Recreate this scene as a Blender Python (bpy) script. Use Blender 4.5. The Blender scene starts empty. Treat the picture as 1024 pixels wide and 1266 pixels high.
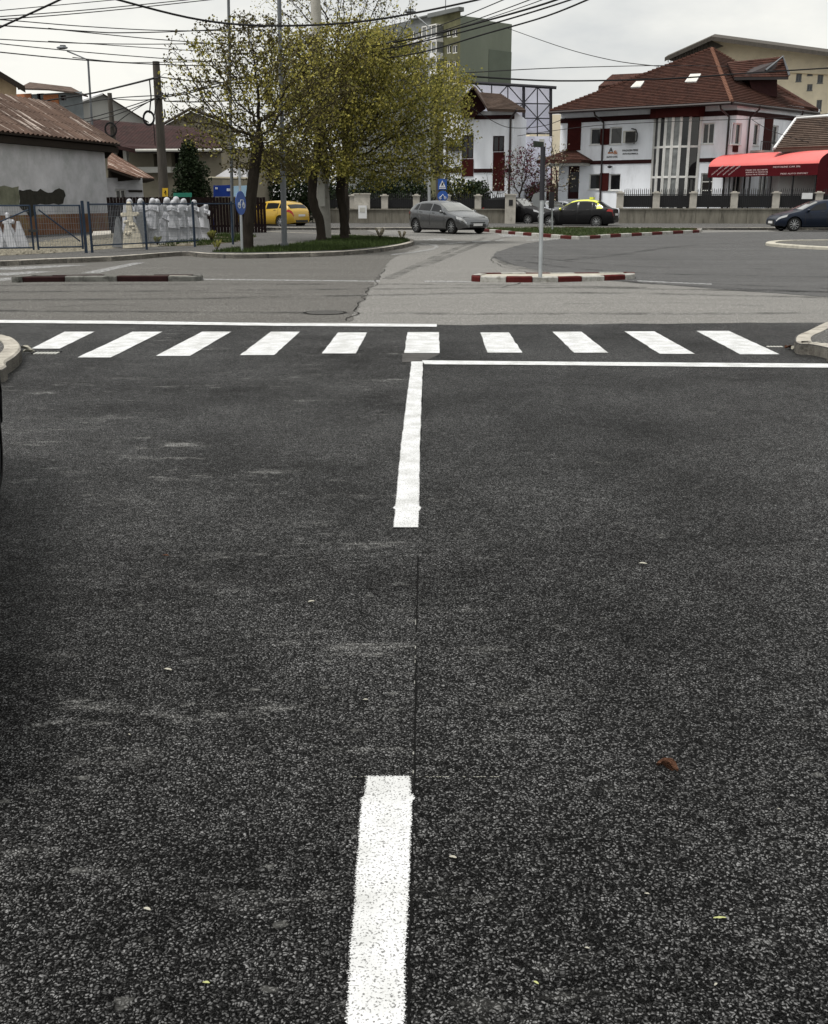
import bpy, bmesh, math, random
import numpy as np
from mathutils import Vector, Matrix, noise as mnoise

# ------------------------------------------------------------------ camera, sky, sun
SC = bpy.context.scene
COL = SC.collection
CAMH, F, PITCH = 1.45, 1300.0, math.radians(16.5)
cd = bpy.data.cameras.new('camera'); cam = bpy.data.objects.new('camera', cd); COL.objects.link(cam)
cam.location = (0, 0, CAMH); cam.rotation_euler = (math.pi/2 - PITCH, 0, 0)
cd.sensor_fit = 'VERTICAL'; cd.sensor_height = 36; cd.lens = 36*F/1266; cd.clip_end = 5000; cd.clip_start = .05
SC.camera = cam
SUN_DIR = Vector((-.42, -.22, 1.1)).normalized()
w = bpy.data.worlds.new('World'); SC.world = w; w.use_nodes = True
nt = w.node_tree; bg = nt.nodes['Background']; bg.inputs['Strength'].default_value = .1
sky = nt.nodes.new('ShaderNodeTexSky'); sky.sky_type = 'NISHITA'; sky.sun_disc = False
sky.sun_elevation = math.asin(SUN_DIR.z); sky.sun_rotation = math.atan2(SUN_DIR.x, SUN_DIR.y)
sky.dust_density = 4
tc = nt.nodes.new('ShaderNodeTexCoord'); mp = nt.nodes.new('ShaderNodeMapping'); mp.inputs['Scale'].default_value = (1, 1, 2.6)
nz = nt.nodes.new('ShaderNodeTexNoise'); nz.inputs['Scale'].default_value = 2.6; nz.inputs['Detail'].default_value = 7; nz.inputs['Roughness'].default_value = .55
cr = nt.nodes.new('ShaderNodeValToRGB')
cr.color_ramp.elements[0].position = .33; cr.color_ramp.elements[0].color = (5.6, 5.8, 5.9, 1)
cr.color_ramp.elements[1].position = .60; cr.color_ramp.elements[1].color = (9.5, 9.35, 8.7, 1)
mx = nt.nodes.new('ShaderNodeMixRGB'); mx.inputs[0].default_value = .88
L = nt.links
L.new(tc.outputs['Generated'], mp.inputs[0]); L.new(mp.outputs[0], nz.inputs['Vector']); L.new(nz.outputs[0], cr.inputs[0])
L.new(sky.outputs[0], mx.inputs[1]); L.new(cr.outputs[0], mx.inputs[2]); L.new(mx.outputs[0], bg.inputs[0])
sl = bpy.data.lights.new('sun', 'SUN'); sl.energy = 3.4; sl.angle = math.radians(14); sl.color = (1, .97, .92)
so = bpy.data.objects.new('sun', sl); COL.objects.link(so); so.rotation_euler = SUN_DIR.to_track_quat('Z', 'Y').to_euler()
SC.view_settings.view_transform = 'Standard'; SC.view_settings.look = 'None'
SC.view_settings.exposure = 0.2; SC.view_settings.gamma = 1
SC.render.engine = 'CYCLES'
random.seed(7); RN = np.random.default_rng(7)

# ------------------------------------------------------------------ measuring helpers
CP, SP = math.cos(PITCH), math.sin(PITCH)
def ray(px, py):
    u = (px-512)/F; v = (633-py)/F
    return Vector((u, CP+v*SP, -SP+v*CP))
def P(px, py, d):                       # world point on the sight line at distance y = d
    r = ray(px, py); t = d/r.y
    return Vector((r.x*t, d, CAMH+r.z*t))
def G(px, py, z=0):                     # world point on the level z
    r = ray(px, py); t = (z-CAMH)/r.z
    return Vector((r.x*t, r.y*t, z))

# ------------------------------------------------------------------ materials
def mat(name, col, rough=.8, metal=0, var=.12, scale=2.0, bump=0, bscale=20, spec=.5, coat=0, stretch=(1, 1, 1), stain=None, stain_at=(.55, .7)):
    m = bpy.data.materials.new(name); m.use_nodes = True
    t = m.node_tree; N = t.nodes; K = t.links; b = N['Principled BSDF']
    b.inputs['Roughness'].default_value = rough; b.inputs['Metallic'].default_value = metal
    b.inputs['Specular IOR Level'].default_value = spec if rough < .55 else min(spec, .10); b.inputs['Coat Weight'].default_value = coat
    b.inputs['Coat Roughness'].default_value = .04
    g = N.new('ShaderNodeNewGeometry'); mpn = N.new('ShaderNodeMapping'); mpn.inputs['Scale'].default_value = stretch
    K.new(g.outputs['Position'], mpn.inputs[0])
    n = N.new('ShaderNodeTexNoise'); n.inputs['Scale'].default_value = scale; n.inputs['Detail'].default_value = 8; n.inputs['Roughness'].default_value = .65
    K.new(mpn.outputs[0], n.inputs['Vector'])
    r = N.new('ShaderNodeValToRGB'); e = r.color_ramp.elements
    e[0].position = .3; e[0].color = tuple(c*(1-var) for c in col)+(1,)
    e[1].position = .7; e[1].color = tuple(min(1, c*(1+var)) for c in col)+(1,)
    K.new(n.outputs[0], r.inputs[0]); out = r.outputs[0]
    if stain:
        n2 = N.new('ShaderNodeTexNoise'); n2.inputs['Scale'].default_value = scale*.7; n2.inputs['Detail'].default_value = 10; n2.inputs['Roughness'].default_value = .7
        K.new(mpn.outputs[0], n2.inputs['Vector'])
        r2 = N.new('ShaderNodeValToRGB'); r2.color_ramp.elements[0].position = stain_at[0]; r2.color_ramp.elements[1].position = stain_at[1]
        K.new(n2.outputs[0], r2.inputs[0]); mm = N.new('ShaderNodeMixRGB'); K.new(r2.outputs[0], mm.inputs[0])
        K.new(out, mm.inputs[1]); mm.inputs[2].default_value = tuple(stain)+(1,); out = mm.outputs[0]
    K.new(out, b.inputs['Base Color'])
    if bump:
        n3 = N.new('ShaderNodeTexNoise'); n3.inputs['Scale'].default_value = bscale; n3.inputs['Detail'].default_value = 5
        K.new(g.outputs['Position'], n3.inputs['Vector'])
        bn = N.new('ShaderNodeBump'); bn.inputs['Strength'].default_value = bump; bn.inputs['Distance'].default_value = .02
        K.new(n3.outputs[0], bn.inputs['Height']); K.new(bn.outputs[0], b.inputs['Normal'])
    return m

def asphalt(name, lo, hi, scale=100, patch=.25, streak=0, dust=.0, tint=(1, 1, 1), rough=.8, bump=.6, spec=.5, flat=0, fineamt=.16, lowtone=.12, tpow=3.0, dustcol=(.2, .2, .19)):
    m = bpy.data.materials.new(name); m.use_nodes = True
    t = m.node_tree; N = t.nodes; K = t.links; b = N['Principled BSDF']
    g = N.new('ShaderNodeNewGeometry'); pos = g.outputs['Position']
    def noise(sc, det=6, st=(1, 1, 1), ro=.6, dist=0):
        mpn = N.new('ShaderNodeMapping'); mpn.inputs['Scale'].default_value = st; K.new(pos, mpn.inputs[0])
        n = N.new('ShaderNodeTexNoise'); n.inputs['Scale'].default_value = sc; n.inputs['Detail'].default_value = det; n.inputs['Roughness'].default_value = ro
        n.inputs['Distortion'].default_value = dist
        K.new(mpn.outputs[0], n.inputs['Vector']); return n.outputs[0]
    def ramp(x, a, bb, ca=0, cb=1):
        q = N.new('ShaderNodeMapRange'); q.inputs[1].default_value = a; q.inputs[2].default_value = bb; q.inputs[3].default_value = ca; q.inputs[4].default_value = cb
        K.new(x, q.inputs[0]); return q.outputs[0]
    def mth(op, a, c):
        q = N.new('ShaderNodeMath'); q.operation = op
        for i, s in enumerate((a, c)):
            if isinstance(s, (int, float)): q.inputs[i].default_value = s
            else: K.new(s, q.inputs[i])
        return q.outputs[0]
    # distort the lookup so the stones are irregular
    nd = N.new('ShaderNodeTexNoise'); nd.inputs['Scale'].default_value = 60; K.new(pos, nd.inputs['Vector'])
    va = N.new('ShaderNodeVectorMath'); va.operation = 'MULTIPLY_ADD'; va.inputs[1].default_value = (.020, .020, .0); K.new(nd.outputs[1], va.inputs[0]); K.new(pos, va.inputs[2])
    v = N.new('ShaderNodeTexVoronoi'); v.inputs['Scale'].default_value = scale; v.inputs['Randomness'].default_value = 1; K.new(va.outputs[0], v.inputs['Vector'])
    sep = N.new('ShaderNodeSeparateColor'); K.new(v.outputs['Color'], sep.inputs[0])
    tone = mth('POWER', sep.outputs[0], tpow)
    body = ramp(v.outputs['Distance'], .29, .52, 1, .0)
    stone = mth('MULTIPLY', mth('ADD', mth('MULTIPLY', tone, .95), lowtone), body)
    fine = noise(420, 3)
    stone = mth('ADD', stone, mth('MULTIPLY', ramp(fine, .45, .75), fineamt))
    big = ramp(noise(.55, 9, ro=.68), .35, .68, 1-patch, 1+patch)
    mid = ramp(noise(5, 6, ro=.7), .3, .7, .85, 1.15)
    k = mth('MULTIPLY', mth('MULTIPLY', stone, big), mth('MULTIPLY', mid, ramp(noise(24, 4, (.6, 1, 1), .7), .36, .66, .62, 1.4)))
    if streak:
        s1 = ramp(noise(.9, 8, (.06, 1.6, 1), .7), .35, .7, 1-streak, 1+streak); k = mth('MULTIPLY', k, s1)
        s2 = ramp(noise(2.2, 6, (.04, 2.2, 1), .6), .45, .7, 1, 1-streak*.8); k = mth('MULTIPLY', k, s2)
    mc = N.new('ShaderNodeMixRGB'); K.new(k, mc.inputs[0])
    mc.inputs[1].default_value = tuple(lo*c for c in tint)+(1,); mc.inputs[2].default_value = tuple(hi*c for c in tint)+(1,)
    out = mc.outputs[0]
    if flat:     # larger flat stones
        vm = N.new('ShaderNodeVectorMath'); vm.operation = 'MULTIPLY'; vm.inputs[1].default_value = (.55, 1, 1); K.new(va.outputs[0], vm.inputs[0])
        v2 = N.new('ShaderNodeTexVoronoi'); v2.inputs['Scale'].default_value = 34; K.new(vm.outputs[0], v2.inputs['Vector']); s2_ = N.new('ShaderNodeSeparateColor'); K.new(v2.outputs['Color'], s2_.inputs[0])
        mk = mth('MULTIPLY', ramp(s2_.outputs[0], flat, flat+.003), ramp(mth('ADD', v2.outputs['Distance'], mth('MULTIPLY', noise(90, 3), .3)), .55, .42)); bm_ = N.new('ShaderNodeMixRGB'); K.new(mth('MULTIPLY', mk, mth('ADD', mth('MULTIPLY', body, .5), .4)), bm_.inputs[0]); K.new(out, bm_.inputs[1]); bm_.inputs[2].default_value = (.105, .105, .10, 1); out = bm_.outputs[0]
    if dust:
        d1 = ramp(noise(3.2, 12, (.5, 1.5, 1), .8), .56, .64, 0, 1); d2 = ramp(noise(.45, 3), .42, .55, 0, 1)
        dm = N.new('ShaderNodeMixRGB'); K.new(mth('MULTIPLY', mth('MULTIPLY', d1, d2), mth('MULTIPLY', mth('ADD', mth('MULTIPLY', body, .8), .2), dust)), dm.inputs[0]); dm.use_clamp = True; K.new(out, dm.inputs[1]); dm.inputs[2].default_value = dustcol+(1,); out = dm.outputs[0]
    K.new(out, b.inputs['Base Color']); b.inputs['Roughness'].default_value = rough; K.new(mth('ADD', mth('MULTIPLY', k, spec), .02 if flat else 0.), b.inputs['Specular IOR Level'])
    bn = N.new('ShaderNodeBump'); bn.inputs['Strength'].default_value = bump; bn.inputs['Distance'].default_value = .006
    K.new(stone, bn.inputs['Height']); K.new(bn.outputs[0], b.inputs['Normal'])
    return m

def paint_marking(name, wear=.0):
    m = bpy.data.materials.new(name); m.use_nodes = True
    t = m.node_tree; N = t.nodes; K = t.links; b = N['Principled BSDF']
    g = N.new('ShaderNodeNewGeometry')
    v = N.new('ShaderNodeTexNoise'); v.inputs['Scale'].default_value = 190; v.inputs['Detail'].default_value = 3; K.new(g.outputs['Position'], v.inputs['Vector'])
    r = N.new('ShaderNodeValToRGB'); e = r.color_ramp.elements
    e[0].position = .36+wear; e[0].color = (.16, .16, .16, 1); e[1].position = .45+wear; e[1].color = (.60, .61, .62, 1)
    K.new(v.outputs[0], r.inputs[0])
    n = N.new('ShaderNodeTexNoise'); n.inputs['Scale'].default_value = 6; n.inputs['Detail'].default_value = 8; K.new(g.outputs['Position'], n.inputs['Vector'])
    r2 = N.new('ShaderNodeValToRGB'); r2.color_ramp.elements[0].position = .35; r2.color_ramp.elements[0].color = (.74, .74, .72, 1); r2.color_ramp.elements[1].position = .6
    K.new(n.outputs[0], r2.inputs[0]); mm = N.new('ShaderNodeMixRGB'); mm.blend_type = 'MULTIPLY'; mm.inputs[0].default_value = 1
    K.new(r.outputs[0], mm.inputs[1]); K.new(r2.outputs[0], mm.inputs[2]); K.new(mm.outputs[0], b.inputs['Base Color'])
    b.inputs['Roughness'].default_value = .6
    a = N.new('ShaderNodeAttribute'); a.attribute_name = 'edge'
    n2 = N.new('ShaderNodeTexNoise'); n2.inputs['Scale'].default_value = 240; n2.inputs['Detail'].default_value = 4; K.new(g.outputs['Position'], n2.inputs['Vector'])
    ad = N.new('ShaderNodeMath'); ad.operation = 'ADD'; K.new(a.outputs['Fac'], ad.inputs[0]); K.new(n2.outputs[0], ad.inputs[1])
    mr = N.new('ShaderNodeMapRange'); mr.inputs[1].default_value = .93; mr.inputs[2].default_value = 1.05; K.new(ad.outputs[0], mr.inputs[0])
    al = mr.outputs[0]
    if wear:
        n4 = N.new('ShaderNodeTexNoise'); n4.inputs['Scale'].default_value = 14; n4.inputs['Detail'].default_value = 10; n4.inputs['Roughness'].default_value = .8; K.new(g.outputs['Position'], n4.inputs['Vector'])
        m4 = N.new('ShaderNodeMapRange'); m4.inputs[1].default_value = .36; m4.inputs[2].default_value = .60; m4.inputs[4].default_value = .85; K.new(n4.outputs[0], m4.inputs[0]); x4 = N.new('ShaderNodeMath'); x4.operation = 'MULTIPLY'; K.new(m4.outputs[0], x4.inputs[0]); K.new(al, x4.inputs[1]); al = x4.outputs[0]
    K.new(al, b.inputs['Alpha'])
    bn = N.new('ShaderNodeBump'); bn.inputs['Strength'].default_value = .5; bn.inputs['Distance'].default_value = .003; K.new(v.outputs[0], bn.inputs['Height']); K.new(bn.outputs[0], b.inputs['Normal'])
    return m

def ribbed(name, col, col2, su, sv=0, rust=None, rough=.75, depth=.03, mortar=None):   # uses UV in metres; su ribs per metre across, sv courses per metre up the slope
    m = bpy.data.materials.new(name); m.use_nodes = True
    t = m.node_tree; N = t.nodes; K = t.links; b = N['Principled BSDF']; b.inputs['Roughness'].default_value = rough; b.inputs['Specular IOR Level'].default_value = .1
    uv = N.new('ShaderNodeUVMap'); sx = N.new('ShaderNodeSeparateXYZ'); K.new(uv.outputs[0], sx.inputs[0])
    def mth(op, a, c=0.):
        q = N.new('ShaderNodeMath'); q.operation = op
        for i, s in enumerate((a, c)):
            if isinstance(s, (int, float)): q.inputs[i].default_value = s
            else: K.new(s, q.inputs[i])
        return q.outputs[0]
    h = mth('ADD', mth('MULTIPLY', mth('SINE', mth('MULTIPLY', sx.outputs[0], su*2*math.pi)), .5), .5)
    if sv:
        saw = mth('FRACT', mth('MULTIPLY', sx.outputs[1], sv)); h = mth('ADD', mth('MULTIPLY', h, .45), mth('MULTIPLY', mth('SUBTRACT', 1., saw), .55))
    comb = N.new('ShaderNodeCombineXYZ')
    K.new(mth('FLOOR', mth('MULTIPLY', sx.outputs[0], su*(1 if sv else .33))), comb.inputs[0])
    if sv: K.new(mth('FLOOR', mth('MULTIPLY', sx.outputs[1], sv)), comb.inputs[1])
    wn = N.new('ShaderNodeTexWhiteNoise'); K.new(comb.outputs[0], wn.inputs['Vector'])
    mc = N.new('ShaderNodeMixRGB'); K.new(wn.outputs['Value'], mc.inputs[0]); mc.inputs[1].default_value = tuple(col)+(1,); mc.inputs[2].default_value = tuple(col2)+(1,)
    out = mc.outputs[0]
    n = N.new('ShaderNodeTexNoise'); n.inputs['Detail'].default_value = 9; n.inputs['Scale'].default_value = 1.0; n.inputs['Roughness'].default_value = .7
    mpn = N.new('ShaderNodeMapping'); mpn.inputs['Scale'].default_value = (6, .45, 1) if not sv else (1, 1, 1); K.new(uv.outputs[0], mpn.inputs[0]); K.new(mpn.outputs[0], n.inputs['Vector'])
    r = N.new('ShaderNodeMapRange'); r.inputs[1].default_value = .55; r.inputs[2].default_value = .61; K.new(n.outputs[0], r.inputs[0])
    m2 = N.new('ShaderNodeMixRGB'); K.new(r.outputs[0], m2.inputs[0]); K.new(out, m2.inputs[1]); m2.inputs[2].default_value = tuple(rust or [c*.6 for c in col])+(1,)
    K.new(m2.outputs[0], b.inputs['Base Color'])
    bn = N.new('ShaderNodeBump'); bn.inputs['Strength'].default_value = 1; bn.inputs['Distance'].default_value = depth; K.new(h, bn.inputs['Height']); K.new(bn.outputs[0], b.inputs['Normal'])
    return m

def leafmat(name, col, tr=.32):
    m = bpy.data.materials.new(name); m.use_nodes = True
    t = m.node_tree; N = t.nodes; K = t.links; b = N['Principled BSDF']; b.inputs['Roughness'].default_value = .6; b.inputs['Specular IOR Level'].default_value = .12
    g = N.new('ShaderNodeNewGeometry'); r = N.new('ShaderNodeValToRGB')
    r.color_ramp.elements[0].color = tuple(c*.6 for c in col)+(1,); r.color_ramp.elements[1].color = tuple(min(1, c*1.5) for c in col)+(1,)
    K.new(g.outputs['Random Per Island'], r.inputs[0]); K.new(r.outputs[0], b.inputs['Base Color'])
    tl = N.new('ShaderNodeBsdfTranslucent'); K.new(r.outputs[0], tl.inputs[0]); ms = N.new('ShaderNodeMixShader'); ms.inputs[0].default_value = tr
    K.new(b.outputs[0], ms.inputs[1]); K.new(tl.outputs[0], ms.inputs[2]); K.new(ms.outputs[0], N['Material Output'].inputs[0])
    return m

M = {}
M['ground'] = mat('ground', (.16, .14, .11), .95, scale=.6, var=.3)
M['fresh'] = asphalt('fresh_asphalt', .0006, .165, 158, .6, dust=1.25, bump=.7, flat=.972, fineamt=.12, lowtone=.07, tpow=1.7, dustcol=(.30, .30, .29), rough=.52, spec=1.15)
M['fresh_right'] = asphalt('fresh_asphalt_right_lane', .0005, .145, 158, .6, dust=.45, bump=.7, flat=.988, fineamt=.11, lowtone=.06, tpow=1.7, rough=.52, spec=1.15)
M['old_e'] = asphalt('worn_asphalt', .13, .42, 80, .16, streak=.26, tint=(1.02, 1, .95), bump=.3)
M['old_w'] = asphalt('weathered_asphalt', .075, .30, 80, .16, streak=.25, tint=(1.03, 1, .94), bump=.3)
M['patch'] = asphalt('relaid_asphalt', .065, .26, 90, .18, streak=.35, bump=.4)
M['walk'] = asphalt('pavement_asphalt', .07, .22, 60, .2, tint=(1.0, .98, .95), bump=.3)
M['paint'] = paint_marking('road_paint'); M['paint_worn'] = paint_marking('worn_road_paint', .1)
M['kerb'] = mat('kerb_concrete', (.34, .32, .28), .9, scale=6, var=.3, bump=.5, bscale=40, stain=(.14, .12, .10))
M['kerb_white'] = mat('kerb_white_paint', (.36, .355, .33), .7, scale=8, var=.25, stain=(.16, .15, .13), stain_at=(.5, .68))
M['kerb_red'] = mat('kerb_red_paint', (.07, .012, .011), .7, scale=8, var=.3, stain=(.12, .09, .08), stain_at=(.6, .75))
M['kerb_shade'] = mat('kerb_shade_paint', (.13, .13, .12), .8, scale=6, var=.4, stain=(.05, .05, .045), stain_at=(.5, .65)); M['kerb_red_shade'] = mat('kerb_shade_red', (.02, .008, .008), .8, scale=6, var=.4)  # left island kerb: shade on its faces put into darker paint colours
M['stone_paving'] = mat('island_paving', (.36, .34, .29), .9, scale=5, var=.25, bump=.4)
M['dirt'] = mat('dirt', (.10, .085, .06), .95, scale=3, var=.4, bump=.6)
M['grass'] = leafmat('grass', (.040, .060, .018), .3)
M['lawn'] = mat('lawn', (.03, .042, .014), .95, scale=4, var=.5, stain=(.05, .042, .03), stain_at=(.5, .62))
M['gravel'] = mat('gravel', (.19, .175, .14), .9, scale=9, var=.5, bump=.8, bscale=14)
M['blue_steel'] = mat('blue_painted_steel', (.03, .045, .07), .55, .1, .25, 6, stain=(.08, .06, .05), stain_at=(.6, .75))
M['wire'] = mat('wire', (.16, .18, .20), .5, .4)
M['marble'] = mat('white_marble', (.42, .43, .46), .55, 0, .14, 5, bump=.4, bscale=30, stain=(.36, .37, .38), stain_at=(.5, .75))
M['marble_warm'] = mat('cream_stone', (.50, .46, .37), .7, 0, .2, 9, bump=.8, bscale=30)
M['granite'] = mat('grey_granite', (.12, .125, .13), .4, 0, .3, 14)
M['plaster_grey'] = mat('grey_plaster', (.50, .50, .52), .9, 0, .16, 1.1, bump=.4, stain=(.34, .35, .35), stain_at=(.45, .7))
M['plaster_red'] = mat('weathered_red_plinth', (.17, .085, .05), .9, 0, .35, 1.2, bump=.5, stain=(.20, .14, .07), stain_at=(.48, .62))
M['moss'] = mat('mouldy_plaster', (.16, .165, .12), .95, 0, .3, 2.5)
M['tar'] = mat('dark_cement_patch', (.035, .034, .028), .95, 0, .3, 4, bump=.6)
M['dark_soffit'] = mat('dark_timber', (.025, .02, .016), .9)
M['rusty'] = ribbed('rusty_corrugated_sheet', (.12, .08, .062), (.06, .04, .032), 4.2, rust=(.42, .36, .32), depth=.01)
M['rusty2'] = ribbed('rusty_corrugated_sheet_small', (.17, .105, .08), (.085, .045, .03), 5, rust=(.6, .5, .44), depth=.04)
M['maroon'] = ribbed('maroon_metal_tile', (.018, .008, .0075), (.034, .014, .013), 5, 2.6, rough=.7, rust=(.03, .016, .014))
M['redtile'] = ribbed('red_brown_tile', (.036, .017, .013), (.068, .031, .023), 3.6, 3.0, rough=.8, rust=(.05, .024, .018), depth=.05)
M['browntile'] = ribbed('dark_brown_tile', (.07, .05, .04), (.11, .08, .065), 3.4, 2.8, rough=.8, rust=(.05, .04, .035), depth=.05)
M['ridgetile'] = mat('ridge_tile', (.26, .14, .10), .85, 0, .3, 8)
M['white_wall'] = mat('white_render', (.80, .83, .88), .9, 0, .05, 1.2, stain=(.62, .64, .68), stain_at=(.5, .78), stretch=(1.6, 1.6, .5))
M['annex_white'] = mat('off_white_render', (.62, .62, .62), .9, 0, .08, 1.2)  # greyer white for the annex wall and ridge
M['maroon_wall'] = mat('maroon_panel', (.042, .007, .006), .7, 0, .2, 3)
M['maroon_trim'] = mat('maroon_trim', (.03, .010, .010), .7, 0, .15, 3)
M['frame'] = mat('white_window_frame', (.62, .62, .60), .5)
M['reveal'] = mat('window_reveal', (.55, .56, .58), .9)
M['glass'] = mat('dark_glass', (.012, .013, .014), .06, 0, .3, 1.0, spec=.6)
M['glass_pale'] = mat('curtained_glass', (.16, .17, .17), .12, 0, .45, 2.2, spec=.6)
M['black_iron'] = mat('black_iron', (.012, .012, .014), .5, .2)
M['pipe'] = mat('dark_brown_gutter', (.02, .012, .012), .4)
M['concrete'] = mat('concrete', (.17, .16, .135), .9, 0, .25, 1.6, bump=.4, stain=(.07, .065, .055), stain_at=(.5, .7), stretch=(2.5, 2.5, .5))
M['pillar'] = mat('pale_pillar', (.40, .38, .34), .9, 0, .15, 3, stain=(.2, .19, .16), stain_at=(.56, .72))
M['pole'] = mat('pole_concrete', (.36, .35, .32), .9, 0, .15, 4, bump=.4, bscale=30, stain=(.18, .17, .15), stain_at=(.55, .7))
M['pole_dark'] = mat('old_dark_pole', (.075, .068, .06), .9, 0, .25, 3, stretch=(3, 3, .4))
M['galv'] = mat('galvanised_steel', (.36, .38, .39), .45, .6, .12, 5)
M['pole_grey'] = mat('grey_painted_pole', (.12, .13, .14), .5, .3)
M['cable'] = mat('black_cable', (.015, .015, .016), .6)
M['bark'] = mat('bark', (.030, .025, .020), .95, 0, .35, 10, bump=1, bscale=40, stretch=(1, 1, .3))
M['leaf_yellow'] = leafmat('spring_leaf', (.31, .28, .07)); M['leaf_green'] = leafmat('green_leaf', (.14, .14, .035)); M['leaf_bud'] = leafmat('brown_bud', (.07, .06, .026), .25)
M['leaf_dark'] = leafmat('evergreen_leaf', (.018, .028, .012), .15); M['leaf_purple'] = leafmat('purple_leaf', (.09, .026, .040)); M['leaf_pale'] = leafmat('dry_leaf', (.30, .27, .2))
M['maroon_fence'] = mat('dark_maroon_slats', (.011, .006, .006), .7, 0, .3, 5)
M['cream'] = mat('cream_render', (.24, .22, .17), .9, 0, .12, 1.5, stain=(.22, .2, .16), stain_at=(.5, .75))
M['beige'] = mat('beige_render', (.72, .65, .50), .9, 0, .1, .8, stain=(.58, .52, .40), stain_at=(.5, .75))
M['peach'] = mat('peach_render', (.52, .40, .26), .9)
M['brick'] = mat('brick_infill', (.34, .14, .07), .9, 0, .4, 4, stretch=(1, 1, 5))
M['bluegrey'] = mat('blue_grey_cement', (.17, .19, .20), .9, 0, .15, 2)
M['sheet'] = mat('grey_sheet', (.42, .42, .40), .7, .0, .12, .8, stretch=(1, 1, .3))
M['sheet_bright'] = mat('pale_sheet', (.60, .60, .60), .5, .2, .35, 1.5)
M['green_wall'] = mat('sage_green_render', (.175, .20, .165), .9, 0, .10, .25, stain=(.145, .168, .14), stain_at=(.45, .7), stretch=(1, 1, .35))
M['green_patch'] = mat('dark_sage_render', (.12, .142, .118), .9, 0, .12, .4)
M['flat_olive'] = mat('olive_render', (.11, .11, .065), .9, 0, .3, .8)
M['flat_grey'] = mat('grey_panel', (.14, .15, .15), .9, 0, .15, .6)
M['panel_white'] = mat('pale_lilac_panel', (.68, .69, .79), .8, 0, .05, .6)
M['truss'] = mat('dark_truss', (.03, .03, .035), .6)
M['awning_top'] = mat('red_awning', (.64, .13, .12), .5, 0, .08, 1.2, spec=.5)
M['awning_shade'] = mat('shaded_red_valance', (.065, .004, .007), .7, 0, .1, 2)  # valance darker than the canopy: backlit shade put into its red
M['letter'] = mat('pale_lettering', (.50, .38, .38), .7); M['black_letter'] = mat('black_lettering', (.015, .015, .015), .6); M['orange'] = mat('orange_lettering', (.45, .15, .04), .6)
M['white'] = mat('white_plastic', (.62, .63, .64), .5); M['off_white'] = mat('off_white_metal', (.45, .45, .42), .6, 0, .1, 4)
M['sign_blue'] = mat('sign_blue', (.012, .07, .30), .4); M['sign_back'] = mat('sign_back', (.20, .21, .22), .5, .3); M['sign_white'] = mat('sign_white', (.65, .67, .7), .5)
M['plate_dark'] = mat('dark_name_plate', (.012, .018, .012), .5)
M['banner_blue'] = mat('blue_banner', (.012, .035, .20), .6); M['banner_pale'] = mat('pale_blue_banner', (.30, .45, .58), .6)
M['teal'] = mat('teal_sign', (.05, .28, .20), .6); M['yellow'] = mat('yellow_plate', (.62, .40, .04), .6)
M['tent'] = mat('white_canvas', (.30, .30, .31), .8)
M['tyre'] = mat('tyre', (.018, .018, .018), .85); M['rim'] = mat('alloy_rim', (.36, .37, .38), .35, .7); M['underbody'] = mat('underbody', (.01, .01, .01), .9)
M['car_grey'] = mat('grey_car_paint', (.17, .175, .18), .27, .95, .03, 1, coat=.5); M['car_yellow'] = mat('yellow_car_paint', (.42, .26, .015), .35, .0, .03, 1, coat=.6)
M['car_black'] = mat('black_car_paint', (.008, .008, .009), .4, 0, .03, 1, coat=.12, spec=.15); M['car_blue'] = mat('dark_blue_car_paint', (.008, .013, .026), .35, .2, .03, 1, coat=.2, spec=.2)
M['car_silver'] = mat('silver_car_paint', (.40, .42, .45), .35, .6, .03, 1, coat=1); M['taxi_yellow'] = mat('lime_yellow_paint', (.62, .66, .03), .35, 0, .03, 1, coat=1)
M['car_glass'] = mat('car_glass', (.014, .015, .016), .04, 0, .1, 1, spec=.22); M['screen_glass'] = mat('windscreen_glass', (.10, .105, .10), .03, 0, .1, 1, spec=1, coat=1)  # windscreen base paler than the side glass, sky reflection put into the colour
M['trim'] = mat('black_trim', (.012, .012, .012), .5)
M['lamp_clear'] = mat('headlight', (.45, .46, .47), .1, .4); M['lamp_red'] = mat('tail_light', (.28, .012, .01), .2); M['plate'] = mat('number_plate', (.6, .6, .6), .5)
M['dead_leaf'] = mat('dead_leaf', (.085, .042, .026), .8, 0, .5, 90, bump=.5, bscale=200); M['green_bit'] = mat('yellow_green_leaf', (.36, .38, .17), .6); M['pale_bit'] = mat('pale_scrap', (.34, .33, .28), .7, 0, .2, 60)

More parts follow.
